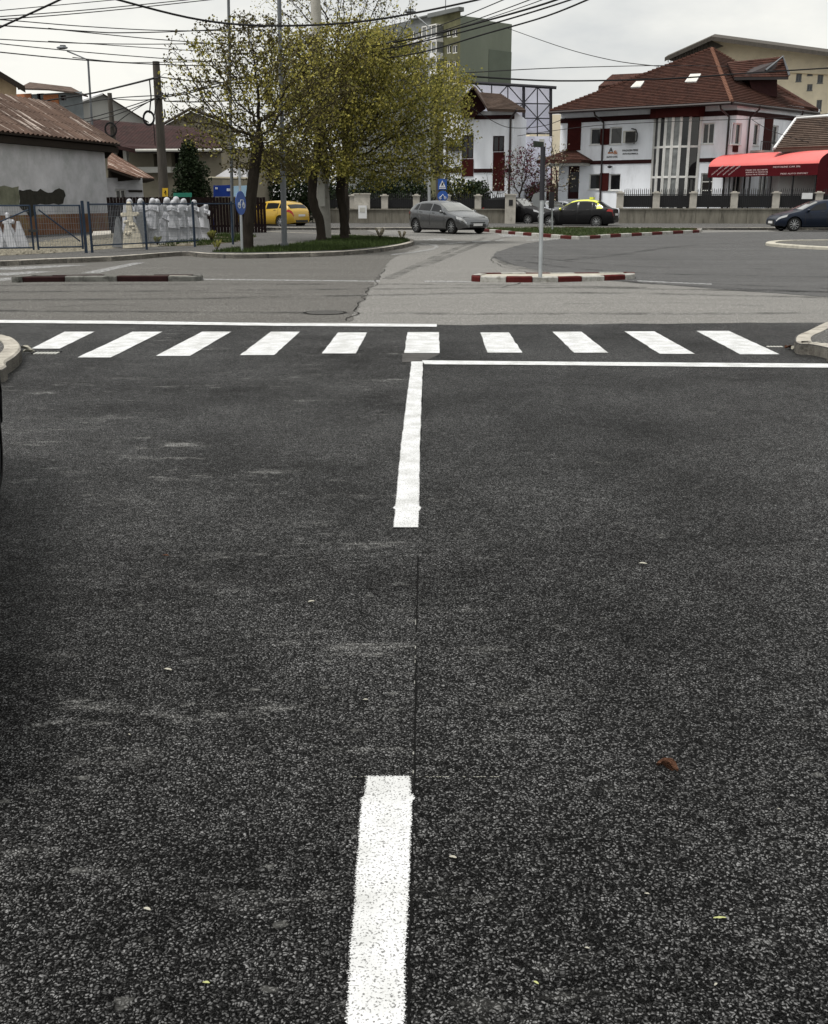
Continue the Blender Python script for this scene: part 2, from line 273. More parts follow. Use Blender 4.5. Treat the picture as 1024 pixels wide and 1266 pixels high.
# ------------------------------------------------------------------ mesh building
class MB:
    def __init__(s): s.v = []; s.f = []; s.m = []; s.uv = {}
    def add(s, vs, fs, mi=0):
        k = len(s.v); s.v += [tuple(p) for p in vs]
        for f in fs: s.f.append(tuple(k+i for i in f)); s.m.append(mi)
        return k
    def box(s, x0, x1, y0, y1, z0, z1, mi=0, T=None):
        vs = [Vector((x, y, z)) for z in (z0, z1) for y in (y0, y1) for x in (x0, x1)]
        if T: vs = [T(p) for p in vs]
        s.add(vs, [(0, 2, 3, 1), (4, 5, 7, 6), (0, 1, 5, 4), (2, 6, 7, 3), (0, 4, 6, 2), (1, 3, 7, 5)], mi)
    def tube(s, pts, rs, n=8, mi=0, cap=True):
        pts = [Vector(p) for p in pts]
        if isinstance(rs, (int, float)): rs = [rs]*len(pts)
        k = len(s.v); pa = None
        for i, p in enumerate(pts):
            d = (pts[min(i+1, len(pts)-1)]-pts[max(i-1, 0)])
            if d.length < 1e-9: d = Vector((0, 0, 1))
            d.normalize()
            if pa is None: a = d.cross(Vector((0, 0, 1)) if abs(d.z) < .95 else Vector((1, 0, 0))).normalized()
            else:
                a = pa-d*pa.dot(d); a = a.normalized() if a.length > 1e-4 else d.orthogonal().normalized()
            pa = a; b = d.cross(a)
            for j in range(n):
                t = 2*math.pi*j/n; s.v.append(tuple(p+(a*math.cos(t)+b*math.sin(t))*rs[i]))
        for i in range(len(pts)-1):
            for j in range(n):
                j2 = (j+1) % n; s.f.append((k+i*n+j, k+i*n+j2, k+(i+1)*n+j2, k+(i+1)*n+j)); s.m.append(mi)
        if cap:
            s.f.append(tuple(k+j for j in range(n))); s.m.append(mi)
            s.f.append(tuple(k+(len(pts)-1)*n+j for j in range(n-1, -1, -1))); s.m.append(mi)
    def prism(s, poly, z0, z1, mi=0, bottom=True, mi_side=None):
        n = len(poly); vs = [(p[0], p[1], z0) for p in poly]+[(p[0], p[1], z1) for p in poly]
        s.add(vs, [tuple(range(n, 2*n))], mi)
        k = len(s.v)-2*n
        for i in range(n):
            j = (i+1) % n; s.f.append((k+i, k+j, k+n+j, k+n+i)); s.m.append(mi if mi_side is None else mi_side)
        if bottom: s.f.append(tuple(k+i for i in range(n-1, -1, -1))); s.m.append(mi)
    def slab(s, pts, off, mi=0):                    # polygon in space with a thickness vector
        n = len(pts); off = Vector(off); vs = [Vector(p) for p in pts]; vs += [p+off for p in vs]
        fs = [tuple(range(n)), tuple(range(2*n-1, n-1, -1))]+[(i, i+n, (i+1) % n+n, (i+1) % n) for i in range(n)]
        s.add(vs, fs, mi)
    def courses(s, pts, rows, h=.055, mi=0):
        pts = [Vector(p) for p in pts]; a, b = pts[0], pts[1]; c, d = (pts[2], pts[3]) if len(pts) == 4 else (pts[2], pts[2])
        nrm = (b-a).cross(c-a).normalized(); nrm = -nrm if nrm.z < 0 else nrm; ud = (b-a).normalized(); sl_ = ((c+d)/2-(a+b)/2).length
        for i in range(rows):
            t0, t1 = i/rows, (i+1)/rows; p, q = a.lerp(d, t0), b.lerp(c, t0); r, w_ = b.lerp(c, t1), a.lerp(d, t1)
            P4 = [p+nrm*h, q+nrm*h, r+nrm*.004, w_+nrm*.004]; us = [(x-a).dot(ud) for x in (p, q, r, w_)]
            s.uv[len(s.f)] = [(us[0], t0*sl_+.02), (us[1], t0*sl_+.02), (us[2], t1*sl_-.02), (us[3], t1*sl_-.02)]; s.add(P4, [(0, 1, 2, 3)], mi)
            s.uv[len(s.f)] = [(us[0], t0*sl_+.02)]*4; s.add([p, q, q+nrm*h, p+nrm*h], [(0, 1, 2, 3)], mi)
    def corrugate(s, a, b, c, d, ribs, amp=.03, mi=0):
        a, b, c, d = map(Vector, (a, b, c, d)); nrm = (b-a).cross(c-a).normalized(); nrm = -nrm if nrm.z < 0 else nrm; n = ribs*6; Lu = (b-a).length; Lv = (d-a).length; rows = 5
        for j in range(rows):
            for i in range(n):
                q = []
                for ii, jj in ((i, j), (i+1, j), (i+1, j+1), (i, j+1)):
                    u = ii/n; v = jj/rows; lift = .012 if jj == j else 0; q.append((a.lerp(b, u).lerp(d.lerp(c, u), v)+nrm*(amp*(1+math.sin(u*ribs*2*math.pi))+.01+lift), (u*Lu, v*Lv)))
                s.uv[len(s.f)] = [x[1] for x in q]; s.add([x[0] for x in q], [(0, 1, 2, 3)], mi)
    def roof(s, pts, udir, mi=0, off=(0, 0, -.12), mi2=None):       # tiled face with metre UVs and thickness
        pts = [Vector(p) for p in pts]; udir = Vector(udir).normalized()
        nrm = (pts[1]-pts[0]).cross(pts[2]-pts[0]).normalized(); vdir = nrm.cross(udir)
        if vdir.z < 0: vdir = -vdir
        s.uv[len(s.f)] = [((p-pts[0]).dot(udir), (p-pts[0]).dot(vdir)) for p in pts]
        s.add(pts, [tuple(range(len(pts)))], mi)
        n = len(pts); o = Vector(off); vs = [p+Vector((0, 0, -.003)) for p in pts]+[p+o for p in pts]
        s.add(vs, [tuple(range(2*n-1, n-1, -1))]+[(i, i+n, (i+1) % n+n, (i+1) % n) for i in range(n)], mi if mi2 is None else mi2)
    def ell(s, c, r, nu=10, nv=7, mi=0, T=None):
        vs = []; c = Vector(c)
        for i in range(nv+1):
            th = math.pi*i/nv
            for j in range(nu):
                ph = 2*math.pi*j/nu; p = c+Vector((r[0]*math.sin(th)*math.cos(ph), r[1]*math.sin(th)*math.sin(ph), r[2]*math.cos(th)))
                vs.append(T(p) if T else p)
        fs = [(i*nu+j, i*nu+(j+1) % nu, (i+1)*nu+(j+1) % nu, (i+1)*nu+j) for i in range(nv) for j in range(nu)]
        s.add(vs, fs, mi)
    def build(s, name, mats, parent=None, smooth=None, normals=True):
        off = parent.location if parent is not None else Vector((0, 0, 0))
        me = bpy.data.meshes.new(name)
        V = [(a-off.x, b-off.y, c-off.z) for a, b, c in s.v]
        me.from_pydata(V, [], s.f)
        if not isinstance(mats, (list, tuple)): mats = [mats]
        for q in mats: me.materials.append(M[q] if isinstance(q, str) else q)
        me.polygons.foreach_set('material_index', s.m)
        if s.uv:
            ul = me.uv_layers.new(name='UVMap')
            for fi, uvs in s.uv.items():
                p = me.polygons[fi]
                for q, li in enumerate(p.loop_indices): ul.data[li].uv = uvs[q]
        if normals:
            bm = bmesh.new(); bm.from_mesh(me); bmesh.ops.remove_doubles(bm, verts=bm.verts, dist=1e-5) if smooth else None
            bmesh.ops.recalc_face_normals(bm, faces=bm.faces); bm.to_mesh(me); bm.free()
        if smooth:
            me.polygons.foreach_set('use_smooth', [True]*len(me.polygons)); me.set_sharp_from_angle(angle=math.radians(smooth))
        me.update()
        o = bpy.data.objects.new(name, me); COL.objects.link(o)
        if parent is not None: o.parent = parent
        return o

def tag(o, label=None, cat=None, group=None, kind=None):
    if label: o['label'] = label
    if cat: o['category'] = cat
    if group: o['group'] = group
    if kind: o['kind'] = kind
    return o
def thing(name, label, cat, loc=(0, 0, 0), group=None, rz=0):
    o = bpy.data.objects.new(name, None); COL.objects.link(o); o.location = loc; o.rotation_euler = (0, 0, rz); o.empty_display_size = .3
    return tag(o, label, cat, group)
def copy_tree(o, parent=None):
    c = o.copy(); COL.objects.link(c)
    if parent is not None: c.parent = parent
    for ch in list(o.children): copy_tree(ch, c)
    return c
def sub(mb, name, mats, part, thg, smooth=None):      # a sub-part: geometry in world coordinates, parented two levels down
    o = mb.build(name, mats, thg, smooth); o.parent = part; return o

class Fac:                                            # a vertical facade plane from A to B
    def __init__(s, A, B):
        s.A = Vector((A[0], A[1], 0)); d = Vector((B[0]-A[0], B[1]-A[1], 0)); s.len = d.length; s.d = d.normalized()
        n = Vector((s.d.y, -s.d.x, 0))
        if n.dot(Vector((0, 0, 0))-s.A) < 0: n = -n
        s.n = n
    def pt(s, u, z, o=0): return s.A+s.d*u+s.n*o+Vector((0, 0, z))
    def uz(s, px, py, o=0):
        r = ray(px, py); a = s.A+s.n*o; c = Vector((0, 0, CAMH)); t = (a-c).dot(s.n)/r.dot(s.n); q = c+r*t
        return (q-s.A).dot(s.d), q.z
    def rect(s, x0, y0, x1, y1):
        ym = (y0+y1)/2; xm = (x0+x1)/2
        return s.uz(x0, ym)[0], s.uz(x1, ym)[0], s.uz(xm, y1)[1], s.uz(xm, y0)[1]
    def box(s, mb, u0, u1, z0, z1, o0, o1, mi=0):
        mb.box(u0, u1, o0, o1, z0, z1, mi, T=lambda p: s.pt(p.x, p.z, p.y))
    def pbox(s, mb, x0, y0, x1, y1, o0, o1, mi=0):
        a, b, c, d = s.rect(x0, y0, x1, y1); s.box(mb, a, b, c, d, o0, o1, mi)
    def wall(s, mb, u0, u1, z0, z1, holes=(), depth=.22, mi=0, mi_r=None, top=None):
        us = sorted({u0, u1, *[h[0] for h in holes], *[h[1] for h in holes]}); zs = sorted({z0, z1, *[h[2] for h in holes], *[h[3] for h in holes]})
        us = [u for u in us if u0 <= u <= u1]; zs = [z for z in zs if z0 <= z <= z1]
        for a, b in zip(us, us[1:]):
            for c, d in zip(zs, zs[1:]):
                cu, cz = (a+b)/2, (c+d)/2
                if any(h[0] < cu < h[1] and h[2] < cz < h[3] for h in holes): continue
                mb.add([s.pt(a, c), s.pt(b, c), s.pt(b, d), s.pt(a, d)], [(0, 1, 2, 3)], mi)
        for h in holes:
            a, b, c, d = h[:4]; r = mi if mi_r is None else mi_r
            for q in (((a, c), (b, c)), ((b, c), (b, d)), ((b, d), (a, d)), ((a, d), (a, c))):
                mb.add([s.pt(*q[0]), s.pt(*q[1]), s.pt(*q[1], -depth), s.pt(*q[0], -depth)], [(0, 1, 2, 3)], r)
    def window(s, h, thg, nv=1, nh=0, frame='frame', glass='glass', depth=.18, fw=.06, name='window', sill=True):
        a, b, c, d = h[:4]; fr = MB()
        s.box(fr, a, a+fw, c, d, -depth, -depth+.07); s.box(fr, b-fw, b, c, d, -depth, -depth+.07)
        s.box(fr, a+fw, b-fw, c, c+fw, -depth, -depth+.068); s.box(fr, a+fw, b-fw, d-fw, d, -depth, -depth+.068)
        for i in range(nv):
            u = a+(b-a)*(i+1)/(nv+1); s.box(fr, u-fw*.5, u+fw*.5, c+fw, d-fw, -depth, -depth+.065)
        for i in range(nh):
            z = c+(d-c)*(i+1)/(nh+1); s.box(fr, a+fw, b-fw, z-fw*.4, z+fw*.4, -depth, -depth+.06)
        if sill: s.box(fr, a-.05, b+.05, c-.05, c-.003, -.1, .06)
        p = fr.build(name, frame, thg)
        g = MB(); s.box(g, a+.01, b-.01, c+.01, d-.01, -depth-.03, -depth+.02)
        sub(g, 'pane', glass, p, thg); return p
    def gutter(s, mb, px0, px1): pass

def text_mesh(txt, size, Mtx, mname, name, thg, part=None, ext=.01, align='LEFT'):
    c = bpy.data.curves.new('lettering', 'FONT'); c.body = txt; c.size = size; c.extrude = ext; c.align_x = align
    o = bpy.data.objects.new('lettering', c); COL.objects.link(o)
    me = bpy.data.meshes.new_from_object(o.evaluated_get(bpy.context.evaluated_depsgraph_get())); bpy.data.objects.remove(o)
    me.transform(Mtx); me.transform(Matrix.Translation(-thg.location)); me.materials.clear(); me.materials.append(M[mname])
    q = bpy.data.objects.new(name, me); COL.objects.link(q); q.parent = part or thg; return q
def fac_mtx(fac, u, z, o=.01, slant=0):
    m = Matrix.Identity(4); p = fac.pt(u, z, o)
    d = fac.d*math.cos(slant)+Vector((0, 0, 1))*math.sin(slant); up = Vector((0, 0, 1))*math.cos(slant)-fac.d*math.sin(slant)
    for i in range(3): m[i][0] = d[i]; m[i][1] = up[i]; m[i][2] = fac.n[i]; m[i][3] = p[i]
    return m
ORD = ['first', 'second', 'third', 'fourth', 'fifth', 'sixth', 'seventh', 'eighth', 'ninth', 'tenth', 'eleventh', 'twelfth', 'thirteenth', 'fourteenth']

# ------------------------------------------------------------------ ground, roads, pavements
def struct(mb, name, m, **k):
    o = mb.build(name, m, **k); o['kind'] = 'structure'; return o
mb = MB(); mb.add([(-900, -300, -.03), (900, -300, -.03), (900, 1800, -.03), (-900, 1800, -.03)], [(0, 1, 2, 3)]); struct(mb, 'ground', 'ground')
def sheet(name, pts, z, m, rag=0):
    if rag:
        o = []
        for i in range(len(pts)):
            a, c_ = Vector(pts[i][:2]), Vector(pts[(i+1) % len(pts)][:2]); k = min(400, max(1, int((c_-a).length/.12))) if (c_-a).length < 45 else 1; nn = Vector((c_.y-a.y, a.x-c_.x)).normalized()
            for j in range(k): q = a.lerp(c_, j/k); o.append(q+nn*rag*(mnoise.noise((q.x*1.3, q.y*1.3, 4))+.6*mnoise.noise((q.x*5, q.y*5, 7)))*(j > 0))
        pts = o
    b = MB(); n = len(pts); b.add([(p[0], p[1], z) for p in pts], [tuple(range(n))]); return struct(b, name, m)
def gl(*pp, z=0): return [G(x, y, z) for x, y in pp]
sheet('road', [(-120, 8), (120, 8), (120, 95), (-120, 95)], 0, 'old_e')
yb = G(512, 400).y
fr_e = [(-40, -12), (40, -12), (40, 13.0)]+[tuple(G(x, 402-abs(x-540)*.006+1.2*mnoise.noise((x*.02, 0, 0)))[:2]) for x in range(1300, -600, -25)]+[(-40, 13.4)]
sheet('near_road', fr_e, .004, 'fresh')
seam = [G(503, 1290), G(507, 1060), G(511, 962), G(514, 780), (G(517, 650)), G(520, 540), G(523.5, 449)]
sheet('near_right_lane', [(p.x, p.y) for p in seam]+[(G(531, 403).x, G(531, 403).y)]+[tuple(G(x, 403)[:2]) for x in (700, 1000, 1400)]+[(12, 2), (0.1, .9)], .0055, 'fresh_right')
we = gl((-900, 398), (432, 398), (446, 375), (462, 352), (474, 335), (482, 322), (500, 312), (520, 306))+[Vector((-3, 60, 0)), Vector((-60, 60, 0))]
sheet('left_road', [(p.x, p.y) for p in we], .003, 'old_w', .07)
pt = gl((610, 318), (612, 313), (625, 308), (650, 301), (700, 294), (780, 289.5), (900, 287), (1100, 286), (1600, 290), (1600, 372), (1250, 372), (1024, 367), (930, 361), (860, 355), (780, 349), (720, 342), (660, 333), (628, 326))
sheet('relaid_road', [(p.x, p.y) for p in pt], .0045, 'patch', .10)

def ring_offset(poly, d):
    out = []; n = len(poly); A = sum(poly[i][0]*poly[(i+1) % n][1]-poly[(i+1) % n][0]*poly[i][1] for i in range(n)); sg = 1 if A > 0 else -1
    for i in range(n):
        a, b, c = Vector(poly[i-1][:2]), Vector(poly[i][:2]), Vector(poly[(i+1) % n][:2])
        d1, d2 = (b-a), (c-b)
        if d1.length < 1e-6: d1 = d2
        if d2.length < 1e-6: d2 = d1
        n1 = Vector((d1.y, -d1.x)).normalized()*sg; n2 = Vector((d2.y, -d2.x)).normalized()*sg
        m = (n1+n2); m = m/max(.35, m.length_squared/2) if m.length > 1e-6 else n1
        out.append(b+m*d)
    return out
def marking(name, corners, z=.009, m='paint', jit=.006, margin=.012, step=.12):
    pts = []; n = len(corners)
    for i in range(n):
        a, b = Vector(corners[i][:2]), Vector(corners[(i+1) % n][:2]); k = max(1, int((b-a).length/step)); nn = Vector((b.y-a.y, a.x-b.x)).normalized()
        for j in range(k):
            q = a.lerp(b, j/k); pts.append(q+nn*(mnoise.noise((q.x*6, q.y*6, 3))*jit*(j > 0)))
    inn, out = ring_offset(pts, -margin), ring_offset(pts, margin); N_ = len(pts); b_ = MB()
    b_.add([(p.x, p.y, z) for p in inn]+[(p.x, p.y, z) for p in out], [tuple(range(N_))]+[(i, (i+1) % N_, N_+(i+1) % N_, N_+i) for i in range(N_)])
    o = b_.build(name, m, normals=False); at = o.data.attributes.new('edge', 'FLOAT', 'POINT')
    at.data.foreach_set('value', [1.0]*N_+[0.0]*N_); o['kind'] = 'structure'
    if o.data.polygons[0].normal.z < 0: o.data.flip_normals()
    return o
# centre dashes (traced corners, little splashes at the sprayed ends)
marking('centre_line', gl((427, 1290), (436, 1150), (443, 1060), (447, 1000), (446, 993), (451, 987), (454, 963), (507, 963), (508, 985), (512, 988), (513, 991), (508.5, 996), (507, 1060), (503, 1150), (498, 1290)), jit=.004, step=.06)
marking('centre_line', gl((487, 654), (489, 632), (486, 630), (489, 627), (495, 560), (505, 480), (509, 448), (523, 448), (521, 500), (519, 560), (518, 627), (521, 630), (518, 634), (517, 654)), jit=.005, step=.06)
marking('stop_line', gl((522, 446.8), (700, 448.5), (900, 450), (1120, 451.5), (1120, 456.5), (900, 455), (700, 452.8), (525, 451.6)), .0105, jit=.006, margin=.01)
marking('stop_line', gl((-80, 396), (140, 397.5), (340, 400.5), (540, 401.5), (540, 405), (340, 403.8), (140, 401.2), (-80, 399.5)), .0105, jit=.006, margin=.01)
for q in ([(80, 411), (117, 411), (74, 432), (39, 432)], [(164, 411), (201, 411), (137, 443), (96, 443)], [(250, 411), (286, 411), (235, 441), (193, 441)], [(335, 411), (371, 411), (339, 440), (297, 440)],
          [(418, 412), (454, 412), (440, 438), (398, 438)], [(504, 411.5), (543, 411.5), (543.5, 437.5), (500, 437.5)], [(594, 412), (629, 412), (646, 437), (603, 437)],
          [(683, 411), (719, 411), (752, 437), (710, 437)], [(772, 410.5), (809, 410.5), (859, 438.5), (816, 438.5)], [(861, 410), (901, 410), (964, 439), (915, 439)]):
    marking('crossing_stripe', gl(*q), jit=.009, margin=.012, step=.15)
# worn and distant markings
for q in ([(250, 345), (470, 347.5), (470, 348.8), (250, 346.5)], [(525, 347.5), (582, 348), (582, 349.5), (525, 349)], [(788, 347), (880, 351), (880, 352.5), (788, 348.5)],
          [(100, 338), (166, 325), (180, 325), (122, 338)], [(-40, 333), (78, 328), (110, 328), (20, 334)], [(-40, 340), (40, 336), (70, 336), (10, 341)], [(-40, 347), (20, 343), (40, 344), (0, 348)],
          [(520, 296.5), (545, 294.5), (562, 297), (540, 297.8)], [(550, 301), (575, 299), (577, 300.2), (553, 302.2)], [(583, 298.5), (606, 297.6), (608, 298.8), (585, 299.8)], [(615, 290), (660, 290), (664, 292.6), (622, 293)], [(612, 297), (622, 296.4), (624, 297.6), (614, 298.2)], [(650, 296.8), (690, 295), (691, 296), (652, 297.8)]):
    marking('faded_line', gl(*q), .0075, 'paint_worn', .01, .01, .5)
marking('edge_line', gl((484, 316), (512, 313), (534, 309.5), (543, 306), (541, 303), (530, 301.5), (518, 300.8), (518, 302), (530, 302.8), (537, 304.4), (537.5, 306), (530, 308.3), (510, 311.4), (484, 314.4)), .0075, 'paint_worn', .01, .01, .4)
# old marking remains and joint line in the near road
mb = MB()
for (x0, y0), (x1, y1) in [((515, 655), (514, 780)), ((514, 790), (512, 880)), ((512, 885), (511, 962))]:
    a, b = G(x0, y0), G(x1, y1); n = 14
    for i in range(n):
        if random.random() < .72: continue
        p, q = a.lerp(b, i/n), a.lerp(b, (i+.6)/n); w_ = random.uniform(.0008, .0022)
        mb.add([(p.x-w_, p.y, .0085), (p.x+w_, p.y, .0085), (q.x+w_, q.y, .0085), (q.x-w_, q.y, .0085)], [(0, 1, 2, 3)])
struct(mb, 'chalk_guide_line', mat('faint_chalk', (.22, .22, .2), .9, var=.4, scale=60))
mb = MB(); L2 = []
for a, b in zip(seam, seam[1:]):
    n = max(4, int((b-a).length/.03)); L2 += [a.lerp(b, i/n) for i in range(n)]
for i in range(len(L2)-1):
    if mnoise.noise((L2[i].y*1.7, 0, 8)) > .12: continue
    o = [.006*mnoise.noise((q.y*14, 0, 2))+.003 for q in (L2[i], L2[i+1])]; w_ = [.0022+.0028*abs(mnoise.noise((q.y*9, 3, 2))) for q in (L2[i], L2[i+1])]
    p, q = L2[i], L2[i+1]; mb.add([(p.x+o[0]-w_[0], p.y, .0075), (p.x+o[0]+w_[0], p.y, .0075), (q.x+o[1]+w_[1], q.y, .0075), (q.x+o[1]-w_[1], q.y, .0075)], [(0, 1, 2, 3)])
struct(mb, 'road_seam_crack', mat('crack', (.004, .004, .004), .95))
mb = MB()
for i in range(46):
    x = 430+i*4.2
    if random.random() < .35: continue
    a, b = G(x, 963.5), G(x+random.uniform(1.5, 3.5), 964); mb.add([(a.x, a.y-.0012, .0085), (b.x, b.y-.0012, .0085), (b.x, b.y+.0012, .0085), (a.x, a.y+.0012, .0085)], [(0, 1, 2, 3)])
struct(mb, 'chalk_cross_line', mat('faint_chalk_cross', (.28, .28, .24), .9, var=.4, scale=60))
mb = MB(); q = gl((498, 437.8), (546, 437.8), (524, 447.5), (497, 449)); mb.add([(p.x, p.y, .0068) for p in q], [(0, 1, 2, 3)]); struct(mb, 'blacked_out_line', mat('faded_overpaint', (.06, .058, .056), .8, var=.3, scale=8))

def smooth_line(pp, n=4):
    pp = [Vector(p[:2]) for p in pp]; out = []
    for i in range(len(pp)-1):
        p0, p1, p2, p3 = pp[max(i-1, 0)], pp[i], pp[i+1], pp[min(i+2, len(pp)-1)]
        for j in range(n):
            t = j/n; out.append(.5*((2*p1)+(p2-p0)*t+(2*p0-5*p1+4*p2-p3)*t*t+(3*p1-p0-3*p2+p3)*t**3))
    return out+[pp[-1]]
def tyre_mark(pp, w_, name='tyre_mark'):
    ln = smooth_line([tuple(G(x, y)[:2]) for x, y in pp], 6); b_ = MB(); pts = []
    L_, R_ = [], []
    for i, p in enumerate(ln):
        d = (ln[min(i+1, len(ln)-1)]-ln[max(i-1, 0)]).normalized(); n_ = Vector((-d.y, d.x))*w_/2; L_.append(p+n_); R_.append(p-n_)
    for i in range(len(ln)-1): b_.add([(q.x, q.y, .0072) for q in (L_[i], R_[i], R_[i+1], L_[i+1])], [(0, 1, 2, 3)])
    struct(b_, name, 'tyre_mark', normals=False)
def kerb_along(mb, pts, z0, z1, w_, mis=(0,), seg=1.0, gap=.012):        # pts: 2D outer line; blocks laid inside (left of travel)
    pts = [Vector(p[:2]) for p in pts]
    run = []; acc = 0.0
    for a, b in zip(pts, pts[1:]):
        L_ = (b-a).length; t0 = 0.0
        while t0 < L_-1e-6:
            blk = int((acc+t0+1e-6)/seg); t1 = min(L_, (blk+1)*seg-acc)
            if t1-t0 > .004: run.append((a.lerp(b, t0/L_), a.lerp(b, t1/L_), blk, abs(acc+t0-blk*seg) < 1e-5, abs((blk+1)*seg-acc-t1) < 1e-5))
            t0 = max(t1, t0+1e-4)
        acc += L_
    for a, b, k, s0, s1 in run:
        d = (b-a).normalized(); n_ = Vector((-d.y, d.x)); a2, b2 = a+d*gap/2*s0, b-d*gap/2*s1; j = .006*math.sin(k*7.3); c = .018
        prof = [(0, z0), (0, z1-c+j), (c, z1+j), (w_, z1+j), (w_, z0)]
        vs = [(a2+n_*o).to_3d()+Vector((0, 0, z)) for o, z in prof]+[(b2+n_*o).to_3d()+Vector((0, 0, z)) for o, z in prof]
        m_ = len(prof); mb.add(vs, [tuple(range(m_)), tuple(range(2*m_-1, m_-1, -1))]+[(i, i+m_, (i+1) % m_+m_, (i+1) % m_) for i in range(m_)], mis[k % len(mis)])

def raised(name, pts, z, mats, kerb_from, kerb_to, kmis=(1,), kw=.14, seg=1.0, kmats=None):
    pass
_m = mat('tyre_mark', (.03, .03, .03), .8); M['tyre_mark'] = _m; _N = _m.node_tree.nodes; _K = _m.node_tree.links
_g = _N.new('ShaderNodeNewGeometry'); _n = _N.new('ShaderNodeTexNoise'); _n.inputs['Scale'].default_value = 1.2; _n.inputs['Detail'].default_value = 10; _n.inputs['Roughness'].default_value = .75
_r = _N.new('ShaderNodeMapRange'); _r.inputs[1].default_value = .42; _r.inputs[2].default_value = .75; _r.inputs[4].default_value = .7; _K.new(_g.outputs['Position'], _n.inputs['Vector']); _K.new(_n.outputs[0], _r.inputs[0]); _K.new(_r.outputs[0], _N['Principled BSDF'].inputs['Alpha'])
for pp, w_ in (([(612, 318), (640, 331), (720, 341), (800, 347), (900, 352), (1100, 360)], .25), ([(640, 322), (700, 331), (800, 338), (900, 341), (1100, 344)], .22), ([(660, 318), (720, 325), (820, 331), (950, 333), (1100, 333)], .22), ([(700, 322), (760, 316), (830, 306), (900, 301), (1000, 298)], .3), ([(740, 345), (820, 352), (930, 358), (1100, 364)], .35),
               ([(-100, 372), (200, 370), (430, 366), (700, 362), (1100, 370)], .3), ([(-100, 362), (200, 360), (430, 358), (700, 356), (1100, 363)], .3), ([(-100, 354), (200, 352), (560, 352), (800, 356)], .3), ([(-100, 384), (200, 386), (500, 388), (900, 388), (1100, 386)], .25), ([(520, 330), (560, 315), (600, 300), (640, 292), (720, 288)], .25), ([(480, 345), (530, 322), (570, 305), (600, 294)], .25)):
    tyre_mark(pp, w_)
def crack(pp, w_=.012):
    b_ = MB(); ln = [Vector(G(x, y)[:2]) for x, y in pp]; o = []
    for a, c_ in zip(ln, ln[1:]):
        k = max(2, int((c_-a).length/.15))
        for j in range(k): q = a.lerp(c_, j/k); o.append(q+Vector((mnoise.noise((q.x*2, q.y*2, 1)), mnoise.noise((q.x*2, q.y*2, 9))))*.12)
    for p, q in zip(o, o[1:]):
        d = (q-p).normalized(); n_ = Vector((-d.y, d.x))*w_*(.4+abs(mnoise.noise((p.x*3, p.y*3, 5)))); b_.add([(v.x, v.y, .0078) for v in (p+n_, p-n_, q-n_, q+n_)], [(0, 1, 2, 3)])
    struct(b_, 'road_crack', 'crack_dark', normals=False)
M['crack_dark'] = mat('crack_dark', (.02, .019, .018), .95)
for pp in ([(612, 318), (606, 322), (622, 330), (660, 338), (740, 346), (800, 350)], [(640, 326), (700, 322), (730, 317), (790, 314)], [(430, 397), (447, 374), (462, 352), (476, 332)], [(620, 356), (640, 351), (652, 349)], [(150, 366), (260, 362), (380, 365)], [(700, 376), (820, 374), (960, 379)], [(60, 380), (140, 377), (180, 379)], [(830, 306), (900, 312), (960, 309)]): crack(pp)
b = MB(); c = G(402, 387); b.add([(c.x+.30*math.cos(i*math.pi/14), c.y+.30*math.sin(i*math.pi/14), .006) for i in range(28)], [tuple(range(28))]); b.add([(c.x+.25*math.cos(i*math.pi/14), c.y+.25*math.sin(i*math.pi/14), .009) for i in range(28)], [tuple(range(28))], 1)
tag(b.build('manhole_cover', ['crack_dark', mat('cast_iron', (.07, .068, .065), .6, .3, .4, 30, bump=.8, bscale=60)]), 'dark round manhole cover just beyond the far stop line', 'manhole cover')
# corner pavements beside the crossing
def corner(name, edge, outer, ztop, kerbname):
    b = MB(); poly = [tuple(p[:2]) for p in edge]+outer
    b.prism(poly, -.02, ztop-.01, 0); struct(b, name, 'walk')
    k = MB(); kerb_along(k, edge, -.02, ztop, .15); struct(k, kerbname, 'kerb')
zl = .12
le = smooth_line([(-5.2, 2), (-4.9, 6), (-4.75, 8.2)]+[tuple(G(x, y, zl)[:2]) for x, y in ((-16, 458), (8, 446), (20, 438), (26, 430), (22, 421), (8, 414), (-20, 409))]+[(-6.5, 13.2), (-12, 13.5)])
corner('left_corner_pavement', le, [(-12, 2)], zl, 'left_kerb')
re_ = smooth_line([(14, 14.6), (7.0, 14.1)]+[tuple(G(x, y, zl)[:2]) for x, y in ((1060, 384), (1024, 396), (1000, 407), (986, 413), (983, 418), (987, 423), (1005, 424.5), (1030, 430), (1070, 441))]+[(6.0, 6), (6.2, 2)])
corner('right_corner_pavement', re_, [(14, 2)], zl, 'right_kerb')
mb = MB()
for i in range(7): p = G(45+i*4.2, 436.5, .008); mb.box(p.x-.011, p.x+.011, p.y-.06, p.y+.06, .002, .012)
mb.box(*(lambda a, b: (a.x, b.x, a.y-.08, a.y+.08))(G(42, 436.5), G(74, 436.5)), .0, .009, 1)
tag(mb.build('drain_grate', ['off_white', 'underbody']), 'small pale drain grate by the left kerb at the crossing', 'drain grate')
mb = MB()
for i in range(5): p = G(950+i*4, 428.5, .008); mb.box(p.x-.011, p.x+.011, p.y-.03, p.y+.03, .002, .012)
mb.box(*(lambda a, b: (a.x, b.x, a.y-.04, a.y+.04))(G(948, 428.5), G(968, 428.5)), .0, .009, 1)
tag(mb.build('drain_grate', ['off_white', 'underbody']), 'small pale drain grate by the right kerb at the crossing', 'drain grate')

